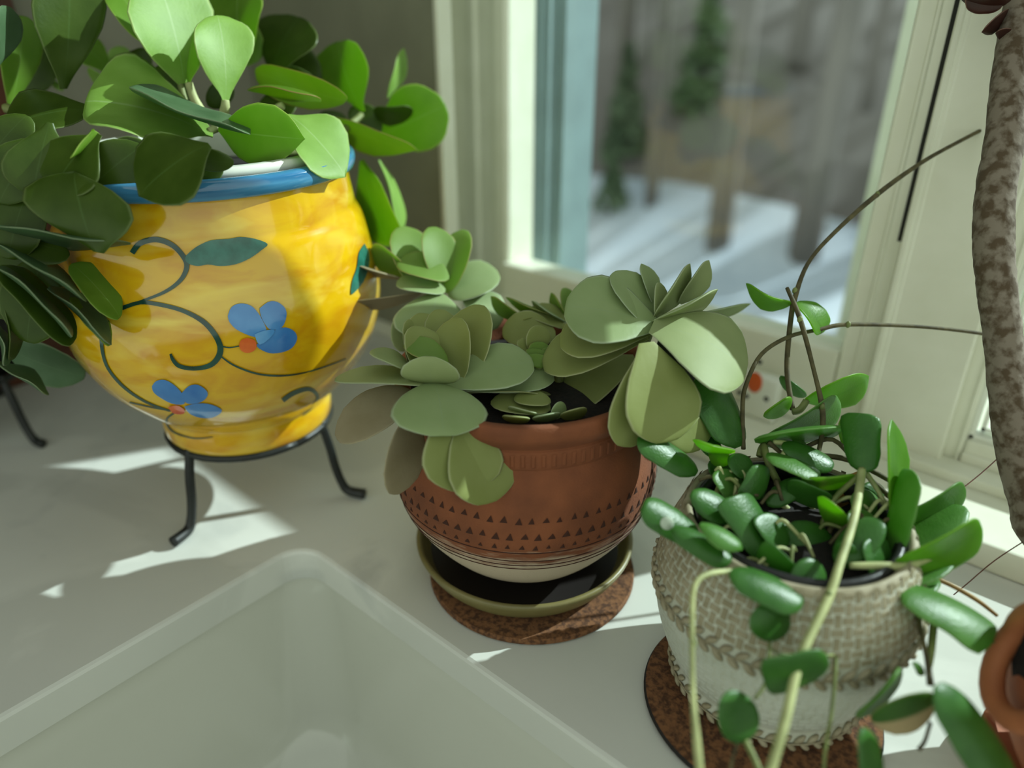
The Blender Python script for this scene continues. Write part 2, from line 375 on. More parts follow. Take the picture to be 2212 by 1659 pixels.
def stroke(parent, name, c, pr, pts, wd, m, off=.0004, label=None):
    q = catmull([(float(a), float(b), float(k)) for (a, b), k in zip(pts, wd)], 5)
    bm = bmesh.new(); pairs = []
    for i, (x, y, k) in enumerate(q):
        a = q[max(i-1, 0)]; b = q[min(i+1, len(q)-1)]; dx, dy = b[0]-a[0], b[1]-a[1]; L = math.hypot(dx, dy) or 1
        pr_ = []
        for s in (-1, 0, 1):
            X, Y = x - s*dy/L*k/2, y + s*dx/L*k/2
            h = lathe_hit(c, pr, X, Y)
            if h is None: pr_ = None; break
            pr_.append(bm.verts.new(h + V((h.x-c[0], h.y-c[1], 0)).normalized()*off - ray(X, Y).normalized()*off))
        if pr_: pairs.append(pr_)
    for a, b in zip(pairs, pairs[1:]):
        bm.faces.new((a[0], a[1], b[1], b[0])); bm.faces.new((a[1], a[2], b[2], b[1]))
    if not pairs: bm.free(); return None
    bmesh.ops.recalc_face_normals(bm, faces=bm.faces)
    return obj(name, bm, m, parent, label=label)

# ------------------------------------------------------------------ setting: walls, windows, sill
ST = 'structure'
def extrude_plan(pts, z0, z1):
    bm = bmesh.new(); a = [bm.verts.new((x, y, z0)) for x, y in pts]; b = [bm.verts.new((x, y, z1)) for x, y in pts]
    N = len(pts)
    for k in range(N): bm.faces.new((a[k], a[(k+1) % N], b[(k+1) % N], b[k]))
    bm.faces.new(a[::-1]); bm.faces.new(b); bmesh.ops.recalc_face_normals(bm, faces=bm.faces); return bm
ZT = .98
bm = B((-.90, .64, -.9), (1.0, .76, -.002)); box(bm, (-.90, .64, ZT), (1.0, .76, 1.5)); box(bm, (-.90, .626, 0), (-.72, .76, ZT)); box(bm, (.27, .64, 0), (1.0, .76, ZT))
obj('wall_back', bm, M['paint_wall'], smooth=False, kind=ST)
obj('wall_left', B((-1.0, -.5, -.9), (-.88, .76, 1.5)), M['paint_wall'], smooth=False, kind=ST)
t1 = [(-.745,.70),(-.745,.618),(-.70,.618),(-.697,.612),(-.685,.612),(-.682,.62),(-.656,.62),(-.653,.615),(-.640,.615),(-.640,.640),(-.612,.640),(-.609,.636),(-.602,.636),(-.599,.640),(-.573,.640),(-.570,.634),(-.557,.634),(-.553,.638),(-.553,.681),(-.60,.681),(-.60,.70)]
obj('trim_1', extrude_plan(t1, .022, ZT), M['paint'], smooth=False, kind=ST)
t6 = [(-.60,.6815),(-.553,.6815),(-.553,.686),(-.549,.688),(-.549,.694),(-.545,.696),(-.545,.712),(-.537,.715),(-.537,.775),(-.60,.775)]
obj('trim_6', extrude_plan(t6, .022, ZT), M['outer_shade'], smooth=False, kind=ST)
bm = B((-.878, .533, .022), (-.5535, .548, ZT)); obj('trim_7', bm, M['board_shade'], smooth=False, kind=ST)
obj('trim_8', B((-.5533, .531, .022), (-.548, .550, ZT), .001), M['paint'], smooth=False, kind=ST)
t2 = [(-.135,.66),(-.135,.616),(-.1335,.614),(-.1305,.614),(-.1295,.616),(-.127,.616),(-.126,.617),(-.0695,.617),(-.068,.619),(-.068,.66)]
obj('trim_2', extrude_plan(t2, .031, ZT), M['paint'], smooth=False, kind=ST)
bm = bmesh.new(); box(bm, (-.88, .535, .0005), (.80, .70, .022), .002)
obj('trim_3', bm, M['paint'], smooth=False, kind=ST)
bm = bmesh.new(); box(bm, (-.139, .604, .022), (.62, .628, .031), .0015); obj('trim_4', bm, M['paint'], smooth=False, kind=ST)
def window(name, x0, x1, y0, zb, stile, rail, gy, extr):
    wob = thing(name, ((x0+x1)/2, gy, zb), None, None, kind=ST)
    bm = bmesh.new()
    pl = [(x0, gy+.02), (x0, y0), (x0+stile*.68, y0), (x0+stile*.72, y0-.0025), (x0+stile*.82, y0-.0025), (x0+stile*.86, y0), (x0+stile*.94, y0), (x0+stile, y0+.004), (x0+stile, gy+.02)]
    if extr: bm = extrude_plan(pl, zb-rail, ZT); obj('left_stile', bm, M['paint'], wob, smooth=False)
    pr_ = [(2*x1-(x1-0)-0, 0)]
    pr_ = [(x1, gy+.02), (x1, y0), (x1-stile*.30, y0), (x1-stile*.34, y0-.002), (x1-stile*.42, y0-.002), (x1-stile*.46, y0), (x1-stile*.9, y0), (x1-stile*.92, y0-.0015), (x1-stile*.97, y0), (x1-stile, y0+.005), (x1-stile, gy+.02)]
    obj('right_stile', extrude_plan(pr_, zb-rail, ZT), M['paint'], wob, smooth=False)
    xl = x0 + (stile if extr else 0)
    bm = bmesh.new(); box(bm, (xl, y0, zb-rail), (x1-stile, gy+.02, zb), .003)
    box(bm, (xl, y0-.003, zb-rail), (x1-stile, y0+.01, zb-rail*.55), .0015)
    obj('bottom_rail', bm, M['paint'], wob, smooth=False)
    obj('top_rail', B((xl, y0, ZT-.05), (x1-stile, gy+.02, ZT)), M['paint'], wob, smooth=False)
    obj('glass_pane', B((xl, gy, zb), (x1-stile, gy+.003, ZT-.05)), M['glass'], wob, smooth=False)
    obj('outer_sill', B((x0, gy+.022, zb-rail-.02), (x1, gy+.11, zb-rail*.75)), M['paint'], wob, smooth=False)
    return wob
w1 = window('window_1', -.553, -.139, .624, .097, .0245, .074, .640, False)
obj('jamb_gap', B((-.1395, .6225, .20), (-.1345, .66, ZT)), M['gap'], w1, smooth=False); obj('jamb_strip', B((-.1395, .6222, .022), (-.1345, .66, .1998)), M['paint'], w1, smooth=False)
w2 = window('window_2', -.068, .27, .628, .050, .013, .019, .646, True)
bm = bmesh.new()
for k in range(2):   # two stepped glazing beads
    a = .0 + k*.006; yy = .633 + k*.006
    box(bm, (-.055+a, yy, .050+a), (-.051+a, .646, .9), .0006); box(bm, (-.055+a, yy, .050+a), (.25, .646, .054+a), .0006)
obj('glazing_bead', bm, M['white_plastic'], w2, smooth=False)
# outside
bm = bmesh.new(); box(bm, (-.27, 1.0, -1.4), (.075, 1.04, .50)); box(bm, (-.275, .99, .50), (.08, 1.05, .535), .004); box(bm, (-.268, .98, -1.4), (-.200, 1.06, 2.2), .004)
obj('added_shade_wall', bm, M['paint'], smooth=False, kind=ST)   # unseen cream half wall and post, added outside to block sun
def gz(x, y): return -1.25 + max(0, y-3.7)*.62
bm = bmesh.new(); G = 26; gv = {}
for i in range(G+1):
    for j in range(G+1):
        x = -14 + 20*i/G; y = 1.2 + 22*(j/G)
        z = gz(x, y) + .12*math.sin(x*1.3+y) + .1*math.sin(y*2.1-x*.7)
        gv[i, j] = bm.verts.new((x, y, z))
for i in range(G):
    for j in range(G):
        f = bm.faces.new((gv[i, j], gv[i+1, j], gv[i+1, j+1], gv[i, j+1])); f.material_index = 1 if 1.2+22*j/G > 4.1 else 0
obj('floor', bm, [M['snow'], M['litter']], kind=ST)
def tree(x, y, h, r, lean, lb):
    b = V((x, y, gz(x, y)-.1)); bm = bmesh.new()
    P = [b, b+V((lean*.3, 0, h*.4)), b+V((lean, .05, h))]; tube(bm, P, [r, r*.75, r*.3], 7, 4)
    for k in range(6):
        s = .25+.1*k; p = b + V((lean*s, 0, h*s)); a = random.random()*6.28; L = h*.06
        tube(bm, [p, p+V((math.cos(a)*L*.5, math.sin(a)*L*.5, L*.6)), p+V((math.cos(a)*L, math.sin(a)*L, L*1.6))], [r*.35, r*.25, r*.1], 5, 2)
    obj('bare_tree', bm, M['trunk'], label=lb, cat='tree', group='bare trees in the woods outside', origin=b)
for i in range(9):
    for k in range(7):
        y = 4.3 + i*1.15 + random.uniform(-.15, .15); a = math.radians(-41 + 5.6*k + (i % 2)*2.8 + random.uniform(-.6, .6))
        tree(y*math.tan(a), y, random.uniform(4, 6), random.uniform(.04, .10), random.uniform(-.12, .12), 'bare grey tree in the blurred winter woods behind the window')
def blob_plant(name, x, y, h, rad, m, n_, label, cat, cone, group=None):
    b = V((x, y, gz(x, y)-.05)); root = thing(name, b, label, cat, group)
    obj('trunk', tube(bmesh.new(), [b, b+V((0, 0, h*.9))], [h*.02+.02, .01], 6, 3), M['trunk'], root)
    bm = bmesh.new(); rnd = random.Random(int(x*100+y*10))
    for k in range(n_):
        t = rnd.random(); a = rnd.random()*6.283
        rr = rad*((1-t)*.95+.05 if cone else math.sqrt(max(.05, 1-(2*t-1)**2)))*math.sqrt(rnd.random())
        p = b + V((math.cos(a)*rr, math.sin(a)*rr, h*(.08+.92*t)))
        s = h*.07*rnd.uniform(.6, 1.3); d1 = V((rnd.gauss(0, 1), rnd.gauss(0, 1), rnd.gauss(0, .6))).normalized()*s; d2 = d1.orthogonal().normalized()*s*.6
        vs_ = [bm.verts.new(p+q) for q in (d1, d2, -d1, -d2)]; bm.faces.new(vs_)
    obj('foliage', bm, m, root, smooth=False, kind='stuff')
def ground_at(px, py):
    for k in range(2000):
        p = CP + ray(px, py)*(1+.01*k)
        if p.z < gz(p.x, p.y): break
    return p.x, p.y
for (x, y), h, rd, lb in ((ground_at(1320, 450), .42, .14, 'smallest green evergreen low in the yard by the left jamb outside'), (ground_at(1512, 250), .9, .24, 'wide green evergreen high on the wooded slope outside'), (ground_at(1345, 345), .8, .18, 'tall green evergreen near the left jamb outside')):
    blob_plant('evergreen_tree', x, y, h, rd, M['conifer'], 420, lb, 'tree', True, 'evergreens outside')

# ------------------------------------------------------------------ worktop and sink
hx0, hx1, hy0, hy1, hr = -.41, .50, -.36, .233, .022
def hole(off, z, r, n=8):
    x0, x1, y0, y1 = hx0-off, hx1+off, hy0-off, hy1+off; out = []
    for cx_, cy_, a0 in ((x1-r, y1-r, 0), (x0+r, y1-r, 90), (x0+r, y0+r, 180), (x1-r, y0+r, 270)):
        for k in range(n+1):
            a = math.radians(a0+90*k/n); out.append(V((cx_+r*math.cos(a), cy_+r*math.sin(a), z)))
    return out
bm = bmesh.new()
l0 = hole(.003, 0, hr+.003); N = len(l0)
ox0, ox1, oy0, oy1 = -.88, .95, -.45, .64
def outer(p):
    cx_, cy_ = (hx0+hx1)/2, (hy0+hy1)/2; dx, dy = p.x-cx_, p.y-cy_
    ks = [(ox1-cx_)/dx if dx > 0 else ((ox0-cx_)/dx if dx < 0 else 9e9), (oy1-cy_)/dy if dy > 0 else ((oy0-cy_)/dy if dy < 0 else 9e9)]
    k = min(ks); return V((cx_+dx*k, cy_+dy*k, 0))
lo = [outer(p) for p in l0]
cor = {8+0: None}
for g, cpt in enumerate(((ox1, oy1), (ox0, oy1), (ox0, oy0), (ox1, oy0))):
    for k in range(9*g, 9*g+9): lo[k] = V((cpt[0], cpt[1], 0))
def addloop(L): return [bm.verts.new(p) for p in L]
def skin(a, b):
    for k in range(len(a)):
        f = []
        for v in (a[k], a[(k+1) % len(a)], b[(k+1) % len(a)], b[k]):
            if v not in f: f.append(v)
        if len(f) > 2: bm.faces.new(f)
def addouter(z):
    c4 = [bm.verts.new((lo[9*g].x, lo[9*g].y, z)) for g in range(4)]; return [c4[k//9] for k in range(N)]
A0 = addouter(-.026); A1 = addouter(0); A2 = addloop(l0); A3 = addloop(hole(.001, -.001, hr+.001)); A4 = addloop(hole(0, -.003, hr)); A5 = addloop(hole(0, -.026, hr))
for a, b in ((A0, A1), (A1, A2), (A2, A3), (A3, A4), (A4, A5), (A5, A0)): skin(a, b)
bmesh.ops.recalc_face_normals(bm, faces=bm.faces)
obj('worktop', bm, M['marble'], smooth=False, label='white marble worktop with faint grey veins around the sink', cat='worktop')
bm = bmesh.new()
q = [hole(.03, -.0262, .05), hole(.004, -.0262, .03), hole(.0035, -.0275, .03), hole(.003, -.05, .034), hole(-.002, -.16, .042), hole(-.012, -.188, .048), hole(-.035, -.2, .05)]
Ls = [addloop(x) for x in q]
for a, b in zip(Ls, Ls[1:]): skin(a, b)
bm.faces.new(Ls[-1]); bmesh.ops.recalc_face_normals(bm, faces=bm.faces); bmesh.ops.reverse_faces(bm, faces=bm.faces)
obj('kitchen_sink', bm, M['sink'], label='glossy white sink basin set under the marble worktop', cat='sink')

# ------------------------------------------------------------------ yellow painted pot on its black iron stand
YC = (-.500, .257)
def plant_stand(c, zr, rr, foot, angs, label):
    root = thing('plant_stand', (c[0], c[1], 0), label, 'plant stand', 'black iron plant stands')
    bm = bmesh.new(); N = 40
    ring = [V((c[0]+rr*math.cos(2*math.pi*k/N), c[1]+rr*math.sin(2*math.pi*k/N), zr)) for k in range(N+1)]
    tube(bm, ring, .0032, 8, 1); obj('ring', bm, M['metal'], root)
    for a in angs:
        d = V((math.cos(a), math.sin(a), 0)); o = V((c[0], c[1], 0))
        P = [o+d*(rr-.001)+V((0, 0, zr+.004)), o+d*(rr+.004)+V((0, 0, zr*.72)), o+d*(rr+.007)+V((0, 0, zr*.42)), o+d*(rr+.011)+V((0, 0, zr*.2)), o+d*(rr+.016)+V((0, 0, .006)), o+d*(rr+foot)+V((0, 0, .0045))]
        obj('leg', tube(bmesh.new(), P, [.0034, .0036, .0036, .0036, .004, .0045], 10, 6), M['metal'], root)
    return root
def ang(p): return math.atan2(p.y-YC[1], p.x-YC[0])
fa, fb = onz(415, 1155), onz(752, 1072)
plant_stand(YC, .066, .062, .030, [ang(fa), ang(fb), (ang(fa)+ang(fb))/2+math.pi], 'black iron three-legged stand carrying the yellow painted pot')
S2 = (-.782, .128)
plant_stand(S2, .066, .058, .024, [math.atan2(.156-S2[1], -.712-S2[0]), 2.6, -1.7], 'black iron stand at the left edge holding a dark pot')
yp = smooth_prof([(.056,.0655),(.063,.069),(.0645,.078),(.0635,.086),(.066,.091),(.080,.104),(.097,.125),(.108,.150),(.112,.176),(.109,.202),(.104,.226),(.0995,.236),(.0985,.242),(.0965,.256),(.0965,.263)], 4)
ypot = thing('painted_flowerpot', (YC[0], YC[1], .066), 'glossy yellow pot with blue painted flowers, green scrolls and a blue rim', 'flowerpot')
inner = [(.0955,.263),(.091,.255),(.1,.17),(.07,.1),(.0,.08)]
bm = bmesh.new(); lathe(bm, YC, [(0, .0655)] + yp + inner, 96); bmesh.ops.recalc_face_normals(bm, faces=bm.faces)
obj('body', bm, M['glaze'], ypot)
bm = bmesh.new(); lathe(bm, YC, smooth_prof([(.0945,.2615),(.0990,.2615),(.1010,.264),(.1020,.268),(.1010,.272),(.097,.2735),(.093,.2725),(.0915,.269),(.092,.263),(.0945,.2615)], 3), 96); bmesh.ops.recalc_face_normals(bm, faces=bm.faces)
obj('rim', bm, M['glaze_blue'], ypot, label='blue brushed rim')
Z3 = lambda pts: [(x*.31646, y*.31646+400) for x, y in pts]
Z4 = lambda pts: [(x*.40687, y*.40687+700) for x, y in pts]
st = lambda nm, pts, wd, m='p_green': stroke(ypot, nm, YC, yp, pts, wd, M[m])
dc = lambda nm, pts, m, off=.0005: decal(ypot, nm, YC, yp, pts, M[m], off)
st('painted_vine', Z3([(903,462),(960,395),(1070,370),(1180,410),(1255,490),(1275,560),(1230,650),(1120,730),(940,800),(835,835)]), [12,12,12,11,11,11,9,7,5,5])
st('painted_vine', Z3([(835,838),(960,800),(1100,815),(1260,860),(1400,940),(1490,1060),(1500,1150),(1440,1225),(1330,1250),(1230,1235),(1185,1195),(1165,1150)]), [9,8,9,9,11,12,13,11,9,9,8,5])
st('painted_vine', Z3([(740,920),(700,1000),(700,1120),(740,1250),(850,1380),(1000,1480),(1160,1540)]), [8,9,7,6,6,5,4])
st('painted_vine', Z3([(1505,1165),(1600,1230),(1750,1285),(1900,1300),(2050,1285),(2212,1240),(2360,1185)]), [3,4,4,4,3,3,2])
st('painted_vine', Z3([(1520,1100),(1570,1107),(1640,1095)]), [3,3,2])
st('painted_vine', Z4([(930,468),(885,510),(920,570),(1030,605),(1130,598)]), [4,4,4,3,2])
st('painted_vine', Z4([(1500,405),(1560,365),(1640,345),(1685,385),(1660,440),(1610,480)]), [10,10,9,7,5,3])
st('painted_vine', Z4([(690,415),(800,440),(910,460)]), [3,3,3])
dc('painted_leaf', Z3([(1275,475),(1340,420),(1440,375),(1560,365),(1640,352),(1740,365),(1825,400),(1785,440),(1700,500),(1600,540),(1500,550),(1420,540),(1350,550),(1290,535),(1265,505)]), 'p_green2')
st('painted_leaf_vein', Z3([(1262,492),(1500,478),(1700,450),(1790,425)]), [9,9,6,2])
dc('painted_leaf', Z4([(525,345),(600,358),(680,405),(708,440),(660,450),(590,412),(545,372)]), 'p_green')
dc('painted_leaf', [(786,526),(796,548),(795,578),(784,608),(766,630),(757,634),(760,606),(770,576),(774,546)], 'p_green2')
for pl in ([(1555,890),(1580,830),(1640,805),(1710,820),(1760,870),(1800,940),(1815,1000),(1760,1035),(1690,1020),(1610,980),(1565,930)],
           [(1770,840),(1830,795),(1890,795),(1945,840),(1952,900),(1920,970),(1850,985),(1810,950),(1780,890)],
           [(1750,1090),(1800,1030),(1880,985),(1950,970),(2010,1000),(2025,1050),(1990,1110),(1920,1140),(1840,1145),(1770,1115)],
           [(1040,1370),(1070,1335),(1130,1328),(1200,1370),(1250,1430),(1260,1490),(1180,1490),(1100,1450),(1050,1410)],
           [(1240,1420),(1290,1370),(1350,1360),(1410,1400),(1415,1440),(1370,1480),(1290,1490),(1250,1460)],
           [(1260,1510),(1330,1490),(1420,1490),(1500,1520),(1510,1550),(1450,1585),(1370,1585),(1300,1560)]):
    dc('painted_petal', Z3(pl), 'p_blue')
dc('painted_petal', [(770,768),(783,725),(797,702),(800,718),(788,762),(774,788)], 'p_blue')
dc('painted_petal', Z3([(1735,1015),(1800,990),(1870,985),(1845,1035),(1770,1085)]), 'p_blue2', .0009)
dc('painted_bud', Z3([(1690,1040),(1735,1055),(1750,1090),(1735,1125),(1690,1142),(1648,1128),(1632,1090),(1648,1052)]), 'p_red', .0008)
dc('painted_bud', Z3([(1150,1512),(1210,1500),(1260,1528),(1255,1558),(1190,1555)]), 'p_red', .0008)

# the hoya planted in it
yplant = thing('potted_hoya', (YC[0], YC[1], .10), 'bushy thick-leaved green hoya growing in the yellow painted pot', 'plant')
bm = bmesh.new(); lathe(bm, YC, [(.075,.14),(.083,.268),(.0885,.272),(.0885,.277),(.084,.278),(.080,.273),(.078,.25)], 64); bmesh.ops.recalc_face_normals(bm, faces=bm.faces)
obj('liner_pot', bm, M['white_plastic'], yplant, label='white plastic liner pot')
obj('soil', lathe(bmesh.new(), YC, [(0,.262),(.05,.261),(.079,.258),(.079,.15),(0,.15)], 40), M['soil'], yplant)
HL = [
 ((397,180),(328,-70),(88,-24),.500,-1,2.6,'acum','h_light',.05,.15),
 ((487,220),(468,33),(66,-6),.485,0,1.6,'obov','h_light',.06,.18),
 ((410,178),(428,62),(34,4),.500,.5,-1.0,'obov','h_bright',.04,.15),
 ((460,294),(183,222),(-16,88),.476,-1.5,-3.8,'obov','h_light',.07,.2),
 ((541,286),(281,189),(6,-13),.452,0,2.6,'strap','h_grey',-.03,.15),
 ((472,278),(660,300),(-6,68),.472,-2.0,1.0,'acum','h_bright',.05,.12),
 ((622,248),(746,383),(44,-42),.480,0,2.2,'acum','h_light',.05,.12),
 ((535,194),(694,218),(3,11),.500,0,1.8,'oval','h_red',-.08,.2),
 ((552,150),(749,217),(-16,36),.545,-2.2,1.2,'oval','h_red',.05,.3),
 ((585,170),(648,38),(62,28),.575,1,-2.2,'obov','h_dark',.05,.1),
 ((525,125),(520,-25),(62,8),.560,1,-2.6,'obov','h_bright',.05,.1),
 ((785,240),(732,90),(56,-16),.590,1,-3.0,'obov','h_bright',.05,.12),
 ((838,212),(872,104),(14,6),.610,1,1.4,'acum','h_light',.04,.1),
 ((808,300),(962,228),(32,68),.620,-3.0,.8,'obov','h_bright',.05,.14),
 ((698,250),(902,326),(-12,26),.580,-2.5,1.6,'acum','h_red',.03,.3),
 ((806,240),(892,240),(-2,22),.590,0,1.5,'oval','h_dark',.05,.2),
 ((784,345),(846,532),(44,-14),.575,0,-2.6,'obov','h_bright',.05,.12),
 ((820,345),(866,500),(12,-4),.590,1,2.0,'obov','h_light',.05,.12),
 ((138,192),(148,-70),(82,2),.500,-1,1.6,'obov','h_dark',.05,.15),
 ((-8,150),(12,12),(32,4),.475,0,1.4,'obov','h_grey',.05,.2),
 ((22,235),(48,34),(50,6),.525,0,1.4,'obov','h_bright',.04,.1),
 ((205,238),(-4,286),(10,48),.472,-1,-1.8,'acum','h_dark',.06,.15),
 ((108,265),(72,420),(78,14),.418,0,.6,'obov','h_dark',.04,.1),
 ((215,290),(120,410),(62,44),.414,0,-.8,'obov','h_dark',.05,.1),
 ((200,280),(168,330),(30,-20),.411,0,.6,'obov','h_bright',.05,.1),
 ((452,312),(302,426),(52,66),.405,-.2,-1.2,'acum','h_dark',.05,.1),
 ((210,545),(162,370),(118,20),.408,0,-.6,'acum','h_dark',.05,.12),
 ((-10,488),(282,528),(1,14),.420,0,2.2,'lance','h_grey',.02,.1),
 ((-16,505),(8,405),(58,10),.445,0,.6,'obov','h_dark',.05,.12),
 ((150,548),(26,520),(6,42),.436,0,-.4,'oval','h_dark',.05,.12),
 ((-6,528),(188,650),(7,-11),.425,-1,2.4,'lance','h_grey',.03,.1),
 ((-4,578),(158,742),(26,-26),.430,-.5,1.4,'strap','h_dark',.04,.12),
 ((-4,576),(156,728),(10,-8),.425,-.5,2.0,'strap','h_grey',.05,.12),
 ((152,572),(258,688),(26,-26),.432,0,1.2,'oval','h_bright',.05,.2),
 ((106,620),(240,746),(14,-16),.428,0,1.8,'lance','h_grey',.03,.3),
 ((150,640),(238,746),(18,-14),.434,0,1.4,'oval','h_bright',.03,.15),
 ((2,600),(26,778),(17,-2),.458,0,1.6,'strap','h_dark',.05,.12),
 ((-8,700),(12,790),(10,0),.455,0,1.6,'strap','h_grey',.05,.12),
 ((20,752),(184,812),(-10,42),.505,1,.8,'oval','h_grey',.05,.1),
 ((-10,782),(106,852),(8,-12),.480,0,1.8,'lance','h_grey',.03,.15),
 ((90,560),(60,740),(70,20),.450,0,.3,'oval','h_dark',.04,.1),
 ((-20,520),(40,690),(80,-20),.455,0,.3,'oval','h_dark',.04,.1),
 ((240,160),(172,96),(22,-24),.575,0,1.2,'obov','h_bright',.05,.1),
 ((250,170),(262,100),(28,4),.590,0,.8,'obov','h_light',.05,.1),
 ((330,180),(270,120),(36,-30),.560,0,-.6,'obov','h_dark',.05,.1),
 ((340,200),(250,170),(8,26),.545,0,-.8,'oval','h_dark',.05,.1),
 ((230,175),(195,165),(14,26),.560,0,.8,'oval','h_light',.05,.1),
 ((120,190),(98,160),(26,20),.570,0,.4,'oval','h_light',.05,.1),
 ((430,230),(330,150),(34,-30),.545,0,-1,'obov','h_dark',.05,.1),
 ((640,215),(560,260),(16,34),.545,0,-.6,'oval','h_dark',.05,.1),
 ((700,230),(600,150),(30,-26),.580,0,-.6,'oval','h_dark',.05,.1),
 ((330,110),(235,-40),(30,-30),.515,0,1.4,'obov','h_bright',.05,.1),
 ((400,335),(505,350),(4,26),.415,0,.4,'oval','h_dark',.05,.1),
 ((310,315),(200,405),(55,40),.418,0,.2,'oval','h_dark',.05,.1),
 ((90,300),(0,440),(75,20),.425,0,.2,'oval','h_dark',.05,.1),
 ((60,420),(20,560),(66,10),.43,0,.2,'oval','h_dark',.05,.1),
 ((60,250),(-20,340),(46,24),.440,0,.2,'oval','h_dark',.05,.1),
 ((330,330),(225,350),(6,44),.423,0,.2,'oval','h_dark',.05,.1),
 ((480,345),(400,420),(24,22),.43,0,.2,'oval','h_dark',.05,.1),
 ((560,130),(470,60),(36,-40),.585,0,.4,'oval','h_bright',.05,.1),
 ((690,190),(590,110),(30,-40),.60,0,.4,'oval','h_dark',.05,.1),
 ((740,300),(700,240),(30,-10),.59,0,.4,'oval','h_dark',.05,.1),
 ((60,200),(110,110),(40,20),.56,0,.4,'oval','h_dark',.05,.1),
 ((450,230),(500,180),(20,20),.53,0,.4,'oval','h_dark',.05,.1),
 ((820,290),(760,230),(24,-20),.60,0,.2,'oval','h_dark',.05,.1),
]
for s in HL: leaf(yplant, s, th=.0026, wav=.04)
for pts, r, mm in [([(440,250,.50),(420,215,.497),(408,180,.495)], [12,10,9], 'stem_pale'), ([(480,258,.495),(486,235,.487),(487,216,.485)], [11,10,8], 'stem_pale'),
                ([(415,260,.50),(400,220,.50),(385,165,.50)], [7,7,7], 'stem'), ([(350,220,.54),(352,180,.545),(348,150,.55)], [8,7,7], 'stem_pale'),
                ([(305,180,.55),(325,140,.56)], [8,7], 'stem_pale'), ([(470,275,.48),(450,285,.478)], [10,8], 'stem_pale'), ([(610,260,.50),(600,235,.498),(612,228,.497)], [10,9,8], 'stem_pale'),
                ([(10,235,.50),(30,240,.50),(120,300,.50)], [10,10,9], 'stem'), ([(700,300,.54),(640,330,.53),(560,330,.52)], [8,8,8], 'stem'), ([(780,250,.585),(730,290,.56),(660,330,.53)], [8,8,8], 'stem')]:
    stem(yplant, pts, r, mm)
# dark pot on the second stand, almost outside the frame
bm = bmesh.new(); lathe(bm, S2, [(0,.069),(.056,.069),(.066,.15),(.070,.152),(.070,.165),(.066,.165),(.062,.14),(0,.13)], 48); bmesh.ops.recalc_face_normals(bm, faces=bm.faces)
obj('nursery_pot', bm, M['black_plastic'], label='plain black plastic pot on the left iron stand, hidden by leaves', cat='flowerpot', origin=(S2[0], S2[1], .069))
# tall cherry wood cabinet on the left wall
cb = thing('wooden_cabinet', (-.87, .05, 0), 'tall reddish brown wooden cabinet at the left end of the worktop', 'cabinet')
obj('body', B((-.8795, -.45, .0005), (-.862, .285, 1.4), .002), M['wood_red'], cb, smooth=False)
obj('door', B((-.862, -.10, .03), (-.853, .262, .50), .003), M['wood_red'], cb, smooth=False)
obj('added_shade_box', B((-.8615, -.45, .53), (-.56, .284, 1.4), .003), M['wood_red'], cb, smooth=False)  # unseen overhang, added to darken the left worktop from above

# ------------------------------------------------------------------ terracotta pot with kalanchoe
TC = (-.272, .330)
cz = .005
bm = bmesh.new(); lathe(bm, (TC[0]+.012, TC[1]-.006), [(0,.0005),(.072,.0005),(.073,.0015),(.073,.004),(.072,cz),(0,cz)], 64); bmesh.ops.recalc_face_normals(bm, faces=bm.faces)
obj('cork_coaster', bm, M['cork'], smooth=False, label='round brown coaster under the olive saucer of the terracotta pot', cat='coaster', group='cork coasters', origin=(TC[0], TC[1], 0))
sau = thing('saucer', (TC[0], TC[1], cz), 'round olive green saucer under the carved terracotta pot', 'saucer', 'plant saucers')
bm = bmesh.new(); lathe(bm, TC, smooth_prof([(.058,cz+.0003),(.066,cz+.001),(.072,.012),(.077,.021),(.0775,.0245),(.075,.0252),(.0725,.022),(.068,.014),(.064,.0105)], 3), 72); bmesh.ops.recalc_face_normals(bm, faces=bm.faces); obj('rim', bm, M['saucer'], sau)
bm = bmesh.new(); lathe(bm, TC, [(0,cz+.0003),(.058,cz+.0003),(.0645,.0105),(.0685,.0135),(.0675,.0137),(.063,.0112),(0,.0112)], 72); bmesh.ops.recalc_face_normals(bm, faces=bm.faces); obj('floor_disc', bm, M['saucer_in'], sau)
tp = smooth_prof([(.038,.0115),(.043,.016),(.058,.028),(.073,.046),(.0835,.064),(.0880,.082),(.0875,.100),(.0845,.114),(.0800,.125),(.0785,.128),(.0790,.130),(.0790,.139),(.0780,.141),(.0810,.145),(.0840,.150),(.0840,.155),(.0825,.158)], 4)
tpl = thing('potted_succulent', (TC[0], TC[1], .0115), 'grey green kalanchoe rosettes growing in a carved terracotta pot', 'plant')
bm = bmesh.new(); lathe(bm, TC, [(0,.0115)] + tp + [(.078,.158),(.075,.152),(.073,.13),(0,.125)], 96); bmesh.ops.recalc_face_normals(bm, faces=bm.faces)
pot = obj('pot', bm, M['terra'], tpl, label='carved terracotta pot with stamped triangles')
obj('soil', lathe(bmesh.new(), TC, [(0,.148),(.04,.147),(.0745,.144),(.074,.132),(0,.132)], 40), M['soil'], tpl)
def rad_at(pr, z):
    for (r0, z0), (r1, z1) in zip(pr, pr[1:]):
        if z0 <= z <= z1: return r0+(r1-r0)*(z-z0)/((z1-z0) or 1), (r1-r0)/((z1-z0) or 1)
    return pr[-1][0], 0
